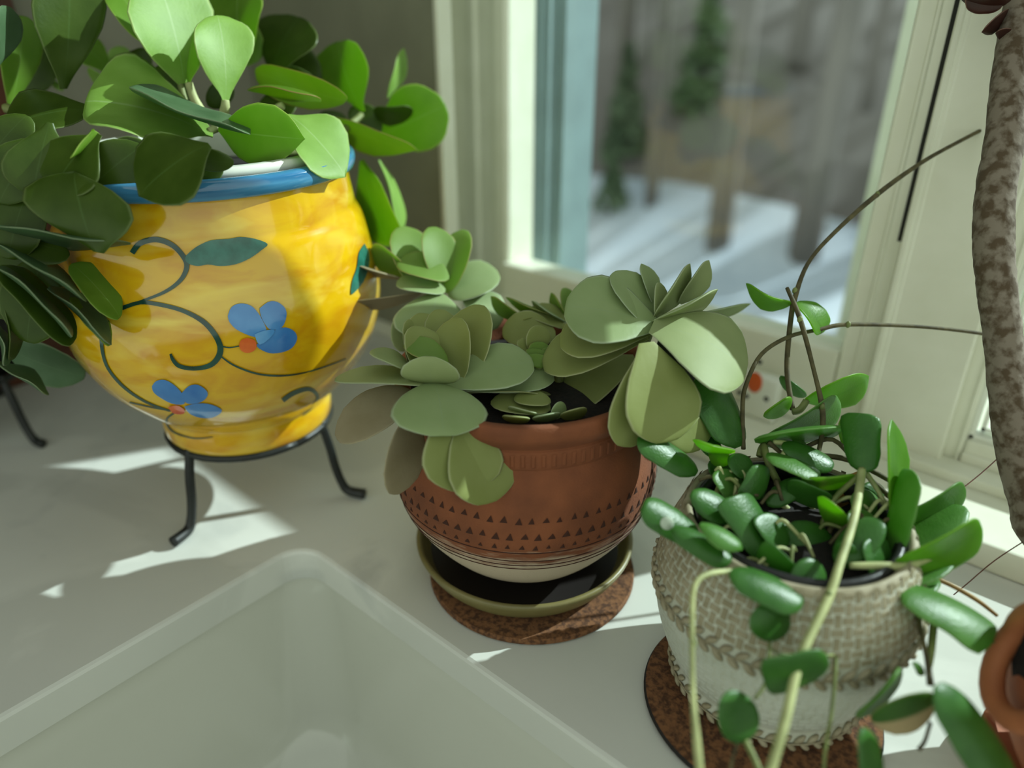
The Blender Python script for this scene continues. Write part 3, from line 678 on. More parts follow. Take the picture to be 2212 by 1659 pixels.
def stamp(bm, c, pr, th, z, wdt, hgt, tri, off=.0003):
    r, sl_ = rad_at(pr, z); r += off
    def P(dx, dz, o=0):
        rr = rad_at(pr, z+dz)[0]+off+o; a = th+dx/r; return bm.verts.new((c[0]+rr*math.cos(a), c[1]+rr*math.sin(a), z+dz))
    if tri:
        a, b, d = P(-wdt/2, -hgt/2), P(wdt/2, -hgt/2), P(wdt*.15, hgt/2); e = P(.0, -hgt*.12, .0004)
        for q in ((a, b, e), (b, d, e), (d, a, e)): bm.faces.new(q)
    else:
        q = [P(-wdt/2, -hgt/2), P(wdt/2, -hgt/2), P(wdt/2, hgt/2), P(-wdt/2, hgt/2)]; q2 = [P(-wdt/4, -hgt/2.6, .0006), P(wdt/4, -hgt/2.6, .0006), P(wdt/4, hgt/2.6, .0006), P(-wdt/4, hgt/2.6, .0006)]
        bm.faces.new(q2)
        for k in range(4): bm.faces.new((q[k], q[(k+1) % 4], q2[(k+1) % 4], q2[k]))
bm = bmesh.new(); rnd = random.Random(3)
for y0, wd, hg, ph in ((1125, .0042, .0042, 0), (1160, .0048, .0048, .04), (1184, .0032, .0034, .02)):
    h = lathe_hit(TC, tp, 1140, y0)
    for k in range(68): stamp(bm, TC, tp, 2*math.pi*k/68+ph+rnd.uniform(-.006, .006), h.z+rnd.uniform(-.0005, .0005), wd*rnd.uniform(.8, 1.1), hg*rnd.uniform(.8, 1.15), True)
bmesh.ops.recalc_face_normals(bm, faces=bm.faces)
obj('stamped_triangles', bm, M['terra_dark'], pot, smooth=False, kind='stuff', label='rows of small dark stamped triangles')
bm = bmesh.new()
for k in range(84): stamp(bm, TC, tp, 2*math.pi*k/84, .1345, .0026, .0085, False, .0002)
bmesh.ops.recalc_face_normals(bm, faces=bm.faces)
obj('carved_ribs', bm, M['terra'], pot, smooth=False, kind='stuff')
bm = bmesh.new()
for y0 in (1196, 1213, 1222, 1229):
    h = lathe_hit(TC, tp, 1140, y0); r = rad_at(tp, h.z)[0]
    tube(bm, [V((TC[0]+(r+.0001)*math.cos(2*math.pi*k/64), TC[1]+(r+.0001)*math.sin(2*math.pi*k/64), h.z)) for k in range(65)], .0004, 5, 1, False)
obj('carved_line', bm, M['terra_dark'], pot, kind='stuff')
KD = .875
KL = [ # front rosette
 ((925,820),(905,704),(50,4),.510,.5,1.0,'oval','k_olive',.05,.25),
 ((930,815),(915,676),(50,4),.528,.8,.6,'oval','k_olive',.05,.2),
 ((905,815),(890,690),(40,4),.522,.8,1.6,'oval','k_olive',.05,.2),
 ((985,828),(988,686),(43,2),.510,.6,-1.0,'oval','k_olive',.04,.25),
 ((1000,825),(1036,658),(52,8),.522,.8,-1.0,'oval','k_olive',.05,.2),
 ((965,800),(950,668),(44,0),.535,.6,.4,'oval','k_olive',.05,.2),
 ((968,786),(873,744),(-9,24),.500,.4,-1.0,'oval','k_green',.05,.2),
 ((932,828),(928,770),(65,4),.496,-1.6,.3,'oval','k_grey',.15,.05),
 ((885,798),(799,760),(-6,15),.500,-.6,-1.6,'oval','k_grey',.05,.1),
 ((930,828),(723,820),(-2,21),.500,-.8,-1.8,'oval','k_grey',.05,.1),
 ((936,828),(958,942),(104,-2),.494,-4.0,.8,'round','k_teal',.10,-.10),
 ((955,832),(1153,786),(8,50),.508,0,-1.6,'round','k_teal',.06,.1),
 ((975,838),(1197,812),(6,40),.518,.3,-1.5,'round','k_teal',.05,.1),
 ((1000,848),(1190,850),(0,16),.528,.4,-3.0,'round','k_olive',.05,.1),
 ((990,812),(1040,790),(8,40),.512,.2,-1.2,'oval','k_olive',.05,.1),
 ((890,845),(728,950),(28,38),.502,-1.5,-1.0,'oval','k_brown',.05,.1),
 ((888,905),(850,1069),(42,6),.482,-.8,1.2,'oval','k_brown',.04,.1),
 ((978,880),(1003,1062),(88,-4),.466,-.6,1.2,'round','k_olive',.06,.1),
 ((1005,890),(1052,1089),(74,-14),.470,-.4,1.4,'round','k_olive',.05,.1),
 # right rosette
 ((1418,702),(1220,664),(-8,74),.500,-.6,-1.6,'round','k_teal',.05,.1),
 ((1408,712),(1209,738),(6,54),.508,-.4,-1.6,'round','k_olive',.05,.1),
 ((1398,724),(1172,790),(14,50),.518,-.2,-1.6,'round','k_olive',.05,.1),
 ((1372,775),(1215,868),(20,46),.535,-.2,-1.4,'round','k_olive',.05,.1),
 ((1409,698),(1322,590),(26,-26),.510,.2,1.4,'oval','k_teal',.05,.15),
 ((1418,665),(1385,569),(17,-5),.522,.4,1.0,'lance','k_teal',.04,.15),
 ((1420,685),(1423,610),(15,1),.506,.2,.6,'oval','k_grey',.05,.15),
 ((1414,686),(1491,569),(14,12),.505,.4,1.4,'lance','k_grey',.03,.2),
 ((1468,655),(1532,562),(16,14),.516,.4,1.4,'lance','k_grey',.03,.2),
 ((1410,696),(1551,625),(7,13),.500,-.2,1.6,'lance','k_grey',.03,.2),
 ((1445,692),(1622,656),(4,11),.535,2.5,1.8,'lance','k_teal',.02,.1),
 ((1408,704),(1612,806),(-26,76),.487,.8,-2.6,'round','k_grey',.10,.0),
 ((1396,740),(1440,956),(82,-14),.472,-.4,1.0,'round','k_olive',.06,.08),
 ((1394,755),(1348,966),(56,10),.474,-.2,1.0,'round','k_olive',.05,.08),
 ((1440,800),(1496,978),(54,-10),.486,0,.8,'round','k_olive',.05,.08),
]
KR = [ # rear rosette
 ((905,615),(866,490),(44,-10),.600,1,1.2,'oval','k_green',.05,.15),
 ((957,612),(933,490),(39,-4),.595,.8,1.0,'oval','k_green',.05,.2),
 ((962,632),(1006,497),(33,10),.600,1,-.6,'oval','k_green',.05,.2),
 ((968,637),(1078,592),(14,38),.598,2.0,-2.4,'oval','k_teal',.05,.1),
 ((970,600),(857,570),(-6,28),.590,-.4,-1.2,'oval','k_green',.06,.2),
 ((885,595),(805,530),(-14,20),.600,.3,1.4,'oval','k_green',.05,.15),
 ((962,628),(856,612),(-4,25),.590,-.8,-1.6,'oval','k_teal',.06,.15),
 ((868,602),(742,562),(-2,6),.595,0,1.8,'lance','k_brown',.03,.1),
 ((908,634),(748,656),(2,13),.592,-.4,1.6,'lance','k_brown',.04,.1),
 ((945,634),(918,735),(78,8),.585,-2.5,.8,'round','k_teal',.1,-.1),
 ((1000,636),(1082,700),(-24,34),.592,0,-1.4,'round','k_teal',.05,.1),
 ((880,665),(870,760),(34,0),.580,-.6,.6,'oval','k_grey',.05,.1),
 ((920,580),(890,540),(34,-8),.605,.5,.6,'oval','k_brown',.05,.1),
 ((1045,640),(1080,690),(26,0),.600,0,.5,'oval','k_teal',.05,.1),
]
KM = [ # small rosette in the middle and bright one behind
 ((1150,760),(1168,703),(26,6),.560,.5,.4,'oval','k_olive',.05,.2),
 ((1150,775),(1132,730),(26,-2),.560,.3,.4,'oval','k_olive',.05,.2),
 ((1160,775),(1166,738),(24,2),.555,.2,.2,'oval','k_green',.05,.2),
 ((1170,785),(1150,752),(24,0),.550,.2,.2,'oval','k_green',.05,.2),
 ((1165,795),(1160,764),(26,2),.545,.2,.2,'oval','k_green',.05,.2),
 ((1190,780),(1186,750),(20,2),.555,.2,.2,'oval','k_green',.05,.2),
 ((1225,690),(1092,642),(-3,9),.610,.5,1.6,'lance','k_green',.04,.15),
 ((1225,700),(1148,650),(-5,8),.605,.3,1.6,'lance','k_teal',.03,.15),
 ((1225,690),(1190,632),(-9,7),.612,.5,1.2,'lance','k_green',.03,.15),
 ((1230,690),(1218,622),(18,-4),.615,.5,.8,'oval','k_green',.05,.15),
 ((1250,700),(1265,612),(20,6),.620,.5,.8,'oval','k_green',.05,.15),
 ((1228,705),(1140,672),(-6,22),.600,0,-1.0,'oval','k_olive',.05,.2),
 ((1130,690),(1060,640),(-8,12),.605,0,1.4,'lance','k_green',.05,.15),
 ((1200,720),(1085,720),(4,40),.585,0,-1.0,'oval','k_olive',.05,.2),
 ((1110,695),(1160,680),(4,10),.600,0,-1.0,'oval','k_green',.05,.2),
 # fallen and lower leaves by the rim
 ((1098,880),(1165,898),(-1,9),.512,0,1.0,'oval','k_grey',.03,.1),
 ((1085,900),(1145,906),(0,8),.506,0,1.0,'oval','k_olive',.03,.1),
 ((1195,905),(1215,868),(14,6),.515,0,.4,'oval','k_teal',.03,.1),
  ((1150,905),(1210,893),(2,8),.508,0,1.0,'oval','k_teal',.03,.1),
 ((1110,862),(1190,866),(2,18),.522,0,-1.0,'oval','k_olive',.03,.1),
 ((1210,900),(1268,884),(4,12),.512,0,1.0,'oval','k_olive',.03,.1),
 ((1060,870),(1190,880),(0,28),.525,0,-1.5,'oval','k_olive',.03,.1),
]
for L_, k_ in ((KL, KD), (KR, .885), (KM, .835)):
    for s in L_: leaf(tpl, s, dscale=k_, th=.0024)
for a_, b_, c_ in [((930,840),(960,900),(1050,920)), ((1405,715),(1370,790),(1280,890)), ((1165,790),(1165,850),(1160,900)), ((1225,700),(1210,800),(1200,890))]:
    stem(tpl, [(a_[0],a_[1],.525), (b_[0],b_[1],.54), (c_[0],c_[1],.55)], [9,10,11], 'stem', dscale=KD)
tg = thing('plant_tag', at(1480,760,.475), 'black plant tag standing behind the right rosette of the kalanchoe', 'plant tag', 'plant tags')
def slab(corners, th):
    bm = bmesh.new(); a, b, c, d = corners; n_ = (b-a).cross(d-a).normalized()*th
    q = [bm.verts.new(p) for p in corners] + [bm.verts.new(p+n_) for p in corners]
    for f in ((0,1,2,3), (7,6,5,4), (0,4,5,1), (1,5,6,2), (2,6,7,3), (3,7,4,0)): bm.faces.new([q[k] for k in f])
    bmesh.ops.recalc_face_normals(bm, faces=bm.faces); return bm
obj('plate', slab([at(1440,684,.470), at(1546,708,.474), at(1500,830,.474), at(1400,800,.470)], .001), M['black_plastic'], tg, smooth=False)

# ------------------------------------------------------------------ white woven planter with trailing wax plant
WC = (-.093, .341)
KC = onz(1642, 1500, .006)
bm = bmesh.new(); lathe(bm, (KC.x, KC.y), [(0,.0005),(.0655,.0005),(.0665,.0025),(.0655,.0045)], 72); lathe(bm, (KC.x, KC.y), [(.0655,.0045),(0,.0045)], 72); bmesh.ops.remove_doubles(bm, verts=bm.verts, dist=1e-6); bmesh.ops.recalc_face_normals(bm, faces=bm.faces)
for f in bm.faces:
    f.material_index = 0 if abs(f.normal.z) > .8 else 1
obj('cork_coaster', bm, [M['cork'], M['cork_edge']], smooth=False, label='round dark brown coaster under the white woven planter', cat='coaster', group='cork coasters', origin=(KC.x, KC.y, 0))
wp = smooth_prof([(.048,.0048),(.0535,.008),(.0555,.013),(.0545,.018),(.056,.022),(.0615,.034),(.0665,.05),(.0695,.066),(.0705,.076),(.0695,.086),(.0665,.098),(.0620,.110),(.0585,.119)], 4)
wpo = thing('woven_planter', (WC[0], WC[1], .0048), 'white ceramic planter with basket weave relief and braided bands', 'planter')
bm = bmesh.new(); lathe(bm, WC, [(0,.0048)] + wp + [(.0565,.1205),(.0545,.119),(.056,.1),(.05,.03),(0,.02)], 96); bmesh.ops.recalc_face_normals(bm, faces=bm.faces)
for f in bm.faces: f.material_index = 1 if f.calc_center_median().z > .1178 else 0
obj('body', bm, [M['grout'], M['weave']], wpo)
def weave(z0, z1, cell, hgt, m, nm, lbl):
    bm = bmesh.new(); zr = z0; row = 0
    while zr < z1:
        rr = rad_at(wp, zr)[0]; nc = int(2*math.pi*.068/cell); nc += nc % 2
        for k in range(nc):
            hor = (k+row) % 2 == 0; th = 2*math.pi*(k+.5*0)/nc; wd = cell*1.16*rr/.068 if hor else cell*.60*rr/.068; hg = cell*.60 if hor else cell*1.16
            def P(dx, dz, o):
                r_ = rad_at(wp, min(max(zr+dz, wp[0][1]), wp[-1][1]))[0]+o; a = th+dx/rr; return bm.verts.new((WC[0]+r_*math.cos(a), WC[1]+r_*math.sin(a), zr+dz))
            q = [P(sx_*wd/2, sz*hg/2, .00005) for sx_, sz in ((-1,-1),(1,-1),(1,1),(-1,1))]; q2 = [P(sx_*wd/2*.84, sz*hg/2*.84, hgt) for sx_, sz in ((-1,-1),(1,-1),(1,1),(-1,1))]
            bm.faces.new(q2)
            for e in range(4): bm.faces.new((q[e], q[(e+1) % 4], q2[(e+1) % 4], q2[e]))
        zr += cell; row += 1
    bmesh.ops.recalc_face_normals(bm, faces=bm.faces)
    obj(nm, bm, m, wpo, smooth=False, kind='stuff', label=lbl)
weave(.0850, .1175, .0054, .0004, M['weave'], 'tan_weave', 'tan basket weave blocks in white slip')
weave(.0265, .0685, .0052, .00032, M['weave_white'], 'white_weave', 'faint whitewashed weave')
def braid(zc, m, nm, size, count):
    bm = bmesh.new(); rr = rad_at(wp, zc)[0]
    for sgn in (-1, 1):
        for k in range(count):
            th = 2*math.pi*(k+(.5 if sgn > 0 else 0))/count
            T = V((-math.sin(th), math.cos(th), 0)); Nn = V((math.cos(th), math.sin(th), 0)); Zv = V((0, 0, 1))
            ax = (T*.75 + Zv*sgn*.65).normalized(); sd = ax.cross(Nn).normalized()
            c = V((WC[0], WC[1], zc)) + Nn*(rr+.0004) + Zv*sgn*size*.62
            ring = []
            for t, wd in ((-1, .15), (-.5, .75), (.1, 1), (.65, .7), (1, .15)):
                ring.append([bm.verts.new(c + ax*size*.85*t + sd*math.cos(a)*size*.42*wd + Nn*math.sin(a)*size*.42*wd) for a in (0, math.pi/3, 2*math.pi/3, math.pi, 4.7)])
            for a, b in zip(ring, ring[1:]):
                for e in range(5): bm.faces.new((a[e], a[(e+1) % 5], b[(e+1) % 5], b[e]))
            bm.faces.new(ring[0]); bm.faces.new(ring[-1])
    tube(bm, [V((WC[0]+(rr+.0012)*math.cos(2*math.pi*k/72), WC[1]+(rr+.0012)*math.sin(2*math.pi*k/72), zc)) for k in range(73)], .0005, 6, 1, False)
    bmesh.ops.recalc_face_normals(bm, faces=bm.faces)
    obj(nm, bm, m, wpo, kind='stuff')
braid(.0762, M['weave'], 'braided_band', .0052, 54)
braid(.0125, M['weave'], 'braided_foot', .0045, 48)
wpl = thing('trailing_hoya', (WC[0], WC[1], .03), 'trailing wax plant with dark narrow leaves in the white woven planter', 'plant')
bm = bmesh.new(); lathe(bm, WC, [(.045,.04),(.050,.117),(.0530,.1150),(.0530,.1195),(.0505,.1205),(.048,.118),(.047,.11)], 56); bmesh.ops.recalc_face_normals(bm, faces=bm.faces)
obj('liner_pot', bm, M['black_plastic'], wpl, label='black plastic liner pot')
obj('soil', lathe(bmesh.new(), WC, [(0,.113),(.0465,.110),(.0465,.06),(0,.06)], 40), M['soil'], wpl)
CO = -.060
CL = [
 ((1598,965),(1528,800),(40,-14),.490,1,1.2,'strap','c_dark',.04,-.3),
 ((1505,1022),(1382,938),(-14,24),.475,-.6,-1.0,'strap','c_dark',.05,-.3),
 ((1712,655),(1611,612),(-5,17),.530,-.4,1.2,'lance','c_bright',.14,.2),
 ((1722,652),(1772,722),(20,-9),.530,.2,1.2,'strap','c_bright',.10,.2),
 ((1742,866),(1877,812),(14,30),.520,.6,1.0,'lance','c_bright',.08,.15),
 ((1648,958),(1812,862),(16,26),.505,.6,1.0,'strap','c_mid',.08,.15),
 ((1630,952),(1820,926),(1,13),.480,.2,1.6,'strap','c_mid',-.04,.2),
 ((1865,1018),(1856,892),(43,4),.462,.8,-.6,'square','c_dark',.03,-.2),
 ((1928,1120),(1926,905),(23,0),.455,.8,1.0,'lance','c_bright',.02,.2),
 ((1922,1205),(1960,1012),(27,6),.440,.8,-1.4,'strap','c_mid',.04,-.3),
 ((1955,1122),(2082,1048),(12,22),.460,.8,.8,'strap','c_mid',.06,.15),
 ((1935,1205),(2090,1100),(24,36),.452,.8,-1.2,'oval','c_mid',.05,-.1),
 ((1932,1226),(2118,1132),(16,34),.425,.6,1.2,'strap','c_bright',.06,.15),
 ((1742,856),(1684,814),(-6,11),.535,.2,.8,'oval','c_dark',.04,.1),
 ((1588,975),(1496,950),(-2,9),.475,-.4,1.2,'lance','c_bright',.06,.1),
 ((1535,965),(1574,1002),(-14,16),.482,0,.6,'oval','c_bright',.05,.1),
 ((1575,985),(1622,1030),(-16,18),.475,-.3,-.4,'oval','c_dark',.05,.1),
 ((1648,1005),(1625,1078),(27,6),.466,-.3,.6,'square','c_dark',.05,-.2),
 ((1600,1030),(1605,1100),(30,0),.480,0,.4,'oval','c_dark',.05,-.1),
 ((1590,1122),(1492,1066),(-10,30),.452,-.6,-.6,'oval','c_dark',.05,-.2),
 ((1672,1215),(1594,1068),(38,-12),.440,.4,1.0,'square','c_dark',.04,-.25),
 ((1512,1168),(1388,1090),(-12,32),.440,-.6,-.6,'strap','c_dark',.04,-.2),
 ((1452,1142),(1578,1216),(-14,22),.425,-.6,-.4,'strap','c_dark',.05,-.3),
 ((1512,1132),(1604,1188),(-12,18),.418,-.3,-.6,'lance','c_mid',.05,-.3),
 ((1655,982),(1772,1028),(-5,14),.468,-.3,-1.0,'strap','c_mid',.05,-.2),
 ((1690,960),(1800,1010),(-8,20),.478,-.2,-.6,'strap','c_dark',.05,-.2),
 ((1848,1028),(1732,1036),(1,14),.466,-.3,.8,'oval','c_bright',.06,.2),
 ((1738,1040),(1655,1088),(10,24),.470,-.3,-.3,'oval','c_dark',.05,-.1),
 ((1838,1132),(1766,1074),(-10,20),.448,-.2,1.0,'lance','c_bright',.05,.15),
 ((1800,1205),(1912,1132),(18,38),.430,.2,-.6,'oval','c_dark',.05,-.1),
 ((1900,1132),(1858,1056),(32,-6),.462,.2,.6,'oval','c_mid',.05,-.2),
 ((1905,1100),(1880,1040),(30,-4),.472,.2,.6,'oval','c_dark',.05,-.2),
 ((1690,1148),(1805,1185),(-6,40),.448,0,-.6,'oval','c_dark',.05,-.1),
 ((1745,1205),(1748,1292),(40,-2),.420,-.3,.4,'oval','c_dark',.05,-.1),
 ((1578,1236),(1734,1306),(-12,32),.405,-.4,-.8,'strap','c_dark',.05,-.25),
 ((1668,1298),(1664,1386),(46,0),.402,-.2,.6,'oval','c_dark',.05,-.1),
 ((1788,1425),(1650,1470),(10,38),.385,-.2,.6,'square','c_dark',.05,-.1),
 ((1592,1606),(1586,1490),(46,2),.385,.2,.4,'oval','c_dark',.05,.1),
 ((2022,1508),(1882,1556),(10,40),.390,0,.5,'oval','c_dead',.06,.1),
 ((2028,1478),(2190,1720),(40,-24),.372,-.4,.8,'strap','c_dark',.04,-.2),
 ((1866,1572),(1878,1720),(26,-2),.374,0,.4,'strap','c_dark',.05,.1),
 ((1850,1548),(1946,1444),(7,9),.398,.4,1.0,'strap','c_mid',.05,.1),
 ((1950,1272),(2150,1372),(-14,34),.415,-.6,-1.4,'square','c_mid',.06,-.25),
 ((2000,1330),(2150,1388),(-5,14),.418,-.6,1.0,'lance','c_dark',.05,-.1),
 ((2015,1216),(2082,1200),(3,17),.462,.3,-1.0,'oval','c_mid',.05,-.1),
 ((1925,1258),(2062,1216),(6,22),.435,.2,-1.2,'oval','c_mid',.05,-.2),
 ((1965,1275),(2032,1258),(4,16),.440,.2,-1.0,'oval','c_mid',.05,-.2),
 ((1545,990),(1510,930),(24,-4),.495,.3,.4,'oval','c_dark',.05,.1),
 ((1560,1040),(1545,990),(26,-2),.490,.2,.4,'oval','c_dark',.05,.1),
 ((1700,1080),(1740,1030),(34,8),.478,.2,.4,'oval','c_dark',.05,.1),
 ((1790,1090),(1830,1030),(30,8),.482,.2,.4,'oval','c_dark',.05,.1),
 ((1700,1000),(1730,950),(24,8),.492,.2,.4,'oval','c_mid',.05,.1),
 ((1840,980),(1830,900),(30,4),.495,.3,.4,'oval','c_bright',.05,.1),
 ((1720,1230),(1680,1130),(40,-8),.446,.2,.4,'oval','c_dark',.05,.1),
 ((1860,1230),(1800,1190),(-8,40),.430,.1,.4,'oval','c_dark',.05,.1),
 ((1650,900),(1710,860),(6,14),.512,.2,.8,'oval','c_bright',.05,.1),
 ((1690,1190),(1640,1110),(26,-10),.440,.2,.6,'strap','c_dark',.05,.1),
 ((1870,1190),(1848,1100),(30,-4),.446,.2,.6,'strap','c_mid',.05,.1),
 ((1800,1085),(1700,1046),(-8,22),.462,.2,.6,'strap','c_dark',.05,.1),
 ((1720,1250),(1640,1180),(-18,24),.424,.2,.6,'strap','c_dark',.05,.1),
 ((1900,1250),(1880,1160),(28,-10),.428,.2,.6,'strap','c_dark',.05,.1),
 ((1600,1095),(1552,1015),(26,-10),.468,.2,.6,'strap','c_mid',.05,.1),
 ((1990,1460),(1976,1430),(8,3),.400,0,.3,'oval','c_mid',.05,.1),
]
leaves = [leaf(wpl, s, doff=CO, th=.0028) for s in CL]
sp = at(1441, 1130, .437+CO-.006); bm = bmesh.new(); bmesh.ops.create_uvsphere(bm, u_segments=16, v_segments=8, radius=.0036)
for v in bm.verts: v.co = RT*v.co.x + CU*v.co.y - CF*(v.co.z*.3) + at(1441, 1130, .430+CO)
bmesh.ops.recalc_face_normals(bm, faces=bm.faces); sp_o = obj('water_drop', bm, M['drop'], leaves[21])
CS = [
 ([(1862,1015,.462),(1856,1060,.450),(1842,1130,.430),(1815,1215,.410),(1790,1290,.400),(1730,1420,.385),(1695,1560,.372),(1660,1680,.362)], [9,9,9,9,10,10,11,11], 'stem_pale'),
 ([(1582,1234,.410),(1530,1240,.402),(1500,1268,.396),(1495,1350,.390),(1497,1500,.380),(1505,1600,.372),(1514,1690,.368)], [6,6,6,6,6,9,9], 'stem_pale'),
 ([(1800,1285,.430),(1806,1420,.405),(1796,1540,.395),(1784,1610,.390),(1778,1690,.385)], [4,4,4,4,4], 'stem'),
 ([(1712,885,.520),(1700,800,.528),(1707,700,.530),(1718,640,.530),(1745,570,.532),(1800,505,.535),(1895,420,.545),(1985,355,.555),(2060,312,.565),(2200,240,.58)], [6,6,6,6,4.5,4.5,5.5,4.5,4,4], 'stem_brown'),
 ([(1700,622,.525),(1728,688,.515),(1758,800,.505),(1776,880,.498),(1776,935,.490),(1765,990,.482)], [4,5.5,4.5,6,5.5,4.5], 'stem_brown'),
 ([(1606,970,.490),(1604,880,.500),(1612,830,.505),(1645,765,.515),(1705,727,.525),(1770,712,.530),(1832,701,.533),(1990,706,.545),(2130,722,.555),(2240,745,.565)], [5,5,5,4.5,4.5,4.5,5,4,4,4], 'stem_brown'),
 ([(1664,1380,.402),(1662,1400,.400),(1655,1470,.392),(1630,1510,.388)], [4,4,4,4], 'stem'),
 ([(1610,1600,.386),(1630,1640,.380),(1655,1700,.374)], [7,7,7], 'stem'),
 ([(1596,1600,.386),(1582,1640,.384),(1575,1690,.382)], [4,4,4], 'stem_brown'),
 ([(1975,1290,.428),(1990,1370,.410),(2002,1420,.402),(2010,1480,.395)], [6,6,6,8], 'stem_brown'),
 ([(2020,1310,.425),(2012,1400,.408),(2006,1440,.402)], [8,8,7], 'stem'),
 ([(2010,1560,.392),(1998,1600,.392),(1984,1620,.392)], [4,4,5], 'stem_brown'),
 ([(1835,1222,.420),(1900,1222,.418),(1960,1222,.420),(2030,1196,.430)], [7,9,9,6], 'stem_pale'),
 ([(1990,1238,.450),(2050,1262,.448),(2110,1296,.446),(2154,1330,.444)], [5,5,5,4], 'stem_dry'),
 ([(1650,960,.485),(1660,1000,.478),(1690,1060,.480)], [8,8,8], 'stem'),
 ([(1660,955,.482),(1710,990,.482),(1780,985,.486),(1850,1000,.480),(1960,1060,.475)], [5,5,6,6,5], 'stem_brown'),
 ([(1730,970,.488),(1800,950,.490),(1865,1020,.470),(1930,1080,.47)], [5,5,5,5], 'stem_brown'),
 ([(1865,1020,.465),(1800,1080,.46),(1770,1150,.46)], [7,6,6], 'stem'),
 ([(1870,1020,.466),(1905,1075,.46),(1930,1140,.455)], [6,5,5], 'stem_pale'),
 ([(1560,1040,.472),(1545,1090,.466),(1570,1130,.47)], [8,8,7], 'stem'),
 ([(1690,1090,.472),(1720,1120,.476),(1715,1160,.474)], [7,6,6], 'stem_pale'),
 ([(1740,1080,.472),(1770,1120,.474),(1765,1160,.470)], [5,5,5], 'stem_pale'),
 ([(1690,1180,.455),(1720,1195,.452),(1745,1210,.44)], [5,5,5], 'stem'),
 ([(1800,1130,.455),(1770,1190,.45),(1735,1230,.445)], [6,6,6], 'stem_brown'),
 ([(1820,1250,.435),(1900,1280,.43),(1960,1330,.425)], [8,9,8], 'stem'),
 ([(1690,985,.475),(1700,960,.48),(1670,955,.484)], [6,6,6], 'stem_pale'),
 ([(1660,1400,.398),(1700,1415,.394),(1800,1415,.402)], [3,3,3], 'stem'),
 ([(1742,866,.520),(1728,885,.518),(1712,890,.518)], [8,8,7], 'stem'),
 ([(1690,930,.505),(1650,960,.490),(1640,985,.485)], [7,7,7], 'stem'),
]
rnd = random.Random(21)
for k in range(26):
    x0, y0 = rnd.uniform(1560, 1900), rnd.uniform(1060, 1230); d0 = .470-(y0-1060)*.00028; a = rnd.uniform(0, 6.28); L = rnd.uniform(50, 120)
    CS.append(([(x0, y0, d0), (x0+L*.5*math.cos(a)+rnd.uniform(-15, 15), y0-abs(L*.4*math.sin(a))-15, d0+.004), (x0+L*math.cos(a), y0-abs(L*.5*math.sin(a)), d0+.006)], [3.5, 4.5, 3.5], rnd.choice(['stem_pale', 'stem_brown', 'stem', 'stem_pale'])))
for pts, r, mm in CS: stem(wpl, pts, r, mm, doff=CO)
bm = bmesh.new()
for (x, y, d) in ((1717,628,.530),(1895,420,.545),(1728,690,.514),(1776,880,.497),(1832,701,.532),(1790,1285,.400),(1730,1420,.384),(1497,1390,.388)):
    r = bmesh.ops.create_icosphere(bm, subdivisions=2, radius=.0017); c = at(x, y, d+CO)
    for v in r['verts']: v.co = c + V((v.co.x, v.co.y, v.co.z*1.4))
obj('stem_node', bm, M['stem'], wpl, kind='stuff')
# wooden tag with hand lettering, stuck among the stems
tg2 = thing('plant_tag', at(1815,1110,.41), 'yellow wooden tag with black letters half hidden among wax plant stems', 'plant tag', 'plant tags')
ta = [at(1772,1050,.424), at(1852,1018,.434), at(1872,1120,.417), at(1790,1112,.407)]
pl_o = obj('plate', slab(ta, .0012), M['tag_yellow'], tg2, smooth=False)
obj('red_edge', slab([at(1828,1108,.4115), at(1872,1116,.4165), at(1872,1124,.4160), at(1828,1116,.4110)], .0013), M['tag_red'], tg2, smooth=False)
cu = bpy.data.curves.new('lettering', 'FONT'); cu.body = 'NDU'; cu.size = .0125; cu.extrude = .0002; cu.align_x = 'CENTER'; cu.align_y = 'CENTER'
tmp = bpy.data.objects.new('tmp', cu); COL.objects.link(tmp)
bpy.context.view_layer.update(); me = bpy.data.meshes.new_from_object(tmp.evaluated_get(bpy.context.evaluated_depsgraph_get())); bpy.data.objects.remove(tmp)
bm = bmesh.new(); bm.from_mesh(me)
ex = (at(1850,1095,.4125)-at(1790,1060,.4125)).normalized(); nz = (ta[1]-ta[0]).cross(ta[3]-ta[0]).normalized()
if nz.dot(CP-ta[0]) < 0: nz = -nz
ex = (ex - nz*ex.dot(nz)).normalized(); ey = nz.cross(ex); pc = (ta[0]+ta[1]+ta[2]+ta[3])/4
cen = pc + nz*.0016 - ey*.002 - ex*.002
for v in bm.verts: v.co = cen + ex*v.co.x + ey*v.co.y*1.15 + nz*v.co.z
obj('lettering', bm, M['ink'], pl_o, smooth=False)

# ------------------------------------------------------------------ thick-stemmed plant at the right edge
DC = onz(2440, 1770, 0); DC = (DC.x, DC.y)
sau2 = thing('saucer', (DC[0], DC[1], 0), 'terracotta saucer at the right edge under the tall plant pot', 'saucer', 'plant saucers')
bm = bmesh.new(); lathe(bm, DC, [(0,.0005),(.058,.0005),(.068,.010),(.070,.016),(.067,.016),(.061,.006),(0,.005)], 64); bmesh.ops.recalc_face_normals(bm, faces=bm.faces); obj('dish', bm, M['terra2'], sau2)
dpl = thing('potted_plumeria', (DC[0], DC[1], .006), 'thick grey spotted trunk with dark red leaves in a smooth terracotta pot', 'plant')
dp = smooth_prof([(.042,.006),(.050,.016),(.062,.036),(.071,.060),(.071,.080),(.065,.099),(.057,.108),(.056,.114),(.060,.120)], 4)
bm = bmesh.new(); lathe(bm, DC, [(0,.006)] + dp + [(.056,.121),(.053,.112),(0,.105)], 72); bmesh.ops.recalc_face_normals(bm, faces=bm.faces); dpot = obj('pot', bm, M['terra2'], dpl, label='smooth terracotta pot with a side pocket')
ph = lathe_hit(DC, dp, 2262, 1445)
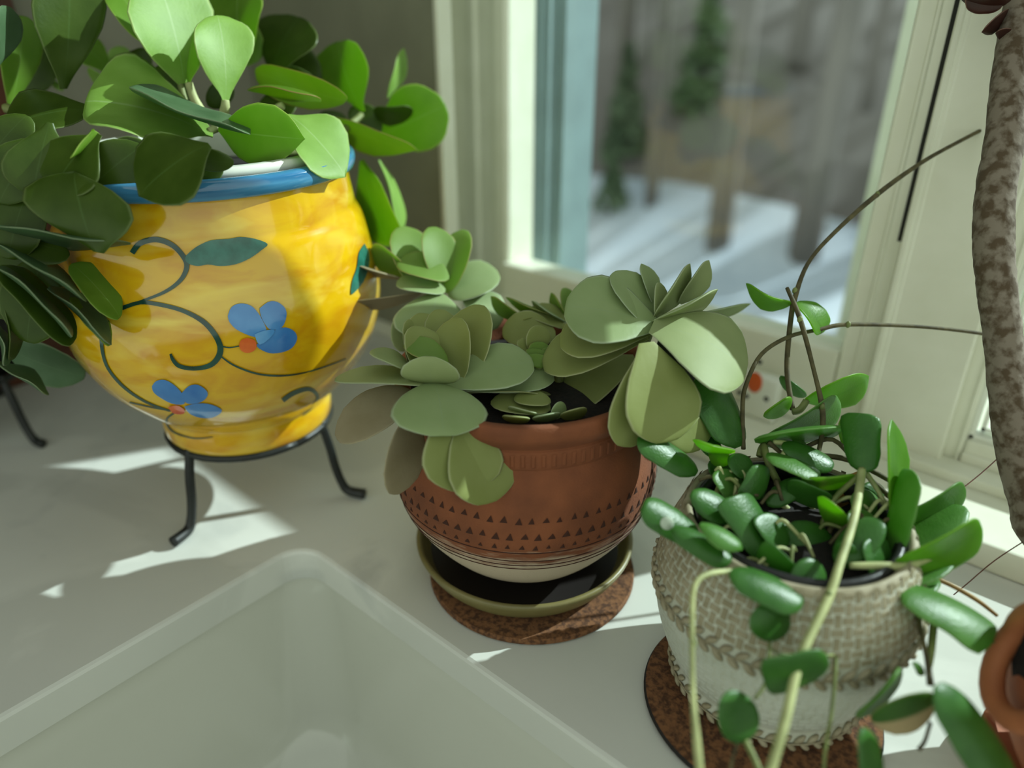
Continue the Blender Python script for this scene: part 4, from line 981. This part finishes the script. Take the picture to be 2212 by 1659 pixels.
if ph is None: ph = V((DC[0]-.06, DC[1]-.03, .06))
obj('soil', lathe(bmesh.new(), DC, [(0,.111),(.03,.1105),(.0525,.1095),(.0525,.1055),(0,.1055)], 40), M['soil'], dpl)
nn = V((ph.x-DC[0], ph.y-DC[1], 0)).normalized(); tt = V((-nn.y, nn.x, 0))
bm = bmesh.new(); tube(bm, [ph + nn*.004 + tt*(.022*math.cos(a)) + V((0, 0, 1))*(.026*math.sin(a)) + nn*(.010*max(0, -math.sin(a))) for a in [2*math.pi*k/28 for k in range(29)]], .0055, 10, 1)
obj('pocket_lip', bm, M['terra2'], dpot)
bm = bmesh.new(); r_ = bmesh.ops.create_circle(bm, cap_ends=True, segments=28, radius=1)
for v in bm.verts: v.co = ph + nn*.0035 + tt*(.021*v.co.x) + V((0, 0, 1))*(.025*v.co.y)
obj('pocket_disc', bm, M['soil'], dpot)  # flat dark disc closing the pocket opening
TD = .43
tr_pts = [(2212,-60,.46),(2196,60,.455),(2182,180,.45),(2170,300,.446),(2150,420,.443),(2146,520,.44),(2153,620,.438),(2168,740,.436),(2178,860,.433),(2196,980,.43),(2225,1080,.425),(2270,1170,.412)]
bm = bmesh.new(); P = [at(*q) for q in tr_pts] + [V((DC[0]+.002, DC[1], .100))]; tube(bm, P, [.0085,.0095,.0105,.0108,.0108,.0110,.0105,.0102,.0102,.0105,.011,.012,.013], 20, 8)
rnd = random.Random(5)
for v in bm.verts: v.co += V((rnd.uniform(-1, 1), rnd.uniform(-1, 1), rnd.uniform(-1, 1)))*.00035
obj('trunk', bm, M['bark'], dpl, label='thick grey trunk with brown leaf scars')
for s in [((2180,20),(2120,70),(-4,20),.455,-.6,.8,'acum','red_leaf',.05,.1), ((2160,-40),(2098,26),(34,18),.450,-.4,.6,'obov','red_leaf',.05,.1), ((2190,-10),(2076,-4),(0,20),.446,-.6,1.0,'oval','red_leaf',.05,.1), ((2190,70),(2150,72),(-4,14),.452,-.3,.5,'lance','red_leaf',.05,.1)]: leaf(dpl, s)
rnd = random.Random(11)
top = at(2212, -60, .46)
for k in range(15):  # crown leaves above the frame, added to shade the right window
    a = k*2.4; q = top + V((.03*math.cos(a), .02*math.sin(a), .01+.006*k)); q1 = V((rnd.uniform(.02, .24), rnd.uniform(.50, .60), rnd.uniform(.47, .56)))
    ax = (q1-q); wd = ax.cross(V((0, .5, 1))).normalized()*rnd.uniform(.026, .034)
    obj('leaf', leaf_bm(q, q1, wd, 'acum', .08, .15, .0012, seed=k), M['red_leaf'], dpl)
for pts in ([(2172,975,.45),(2120,1022,.445),(2070,1062,.44)], [(2230,1158,.42),(2150,1210,.42),(2088,1262,.42),(2060,1285,.42)], [(2214,1085,.45),(2204,1100,.45),(2196,1118,.45)]):
    stem(dpl, pts, 1.3, 'thread', 'fine_thread', 5)

# ------------------------------------------------------------------ little ornament by the window rail
oc = onY(1640, 884, .6025)
orn = thing('window_ornament', (oc.x, .603, .022), 'small white block with an orange spot standing against the window rail', 'ornament')
bm = bmesh.new(); box(bm, (oc.x-.018, .598, .0222), (oc.x+.016, .611, .066), .004); obj('block', bm, M['white_plastic'], orn)
def spot(x, y, rx, rz, m, nm):
    bm = bmesh.new(); bmesh.ops.create_uvsphere(bm, u_segments=14, v_segments=8, radius=1); c = onY(x, y, .598)
    for v in bm.verts: v.co = V((c.x+v.co.x*rx, .598+v.co.y*.0012, c.z+v.co.z*rz))
    obj(nm, bm, M[m], orn)
spot(1630, 826, .0075, .0105, 'orange', 'orange_spot')
for x, y in ((1641,782),(1597,848),(1612,856),(1655,862)): spot(x, y, .0025, .0025, 'ink', 'dark_spot')
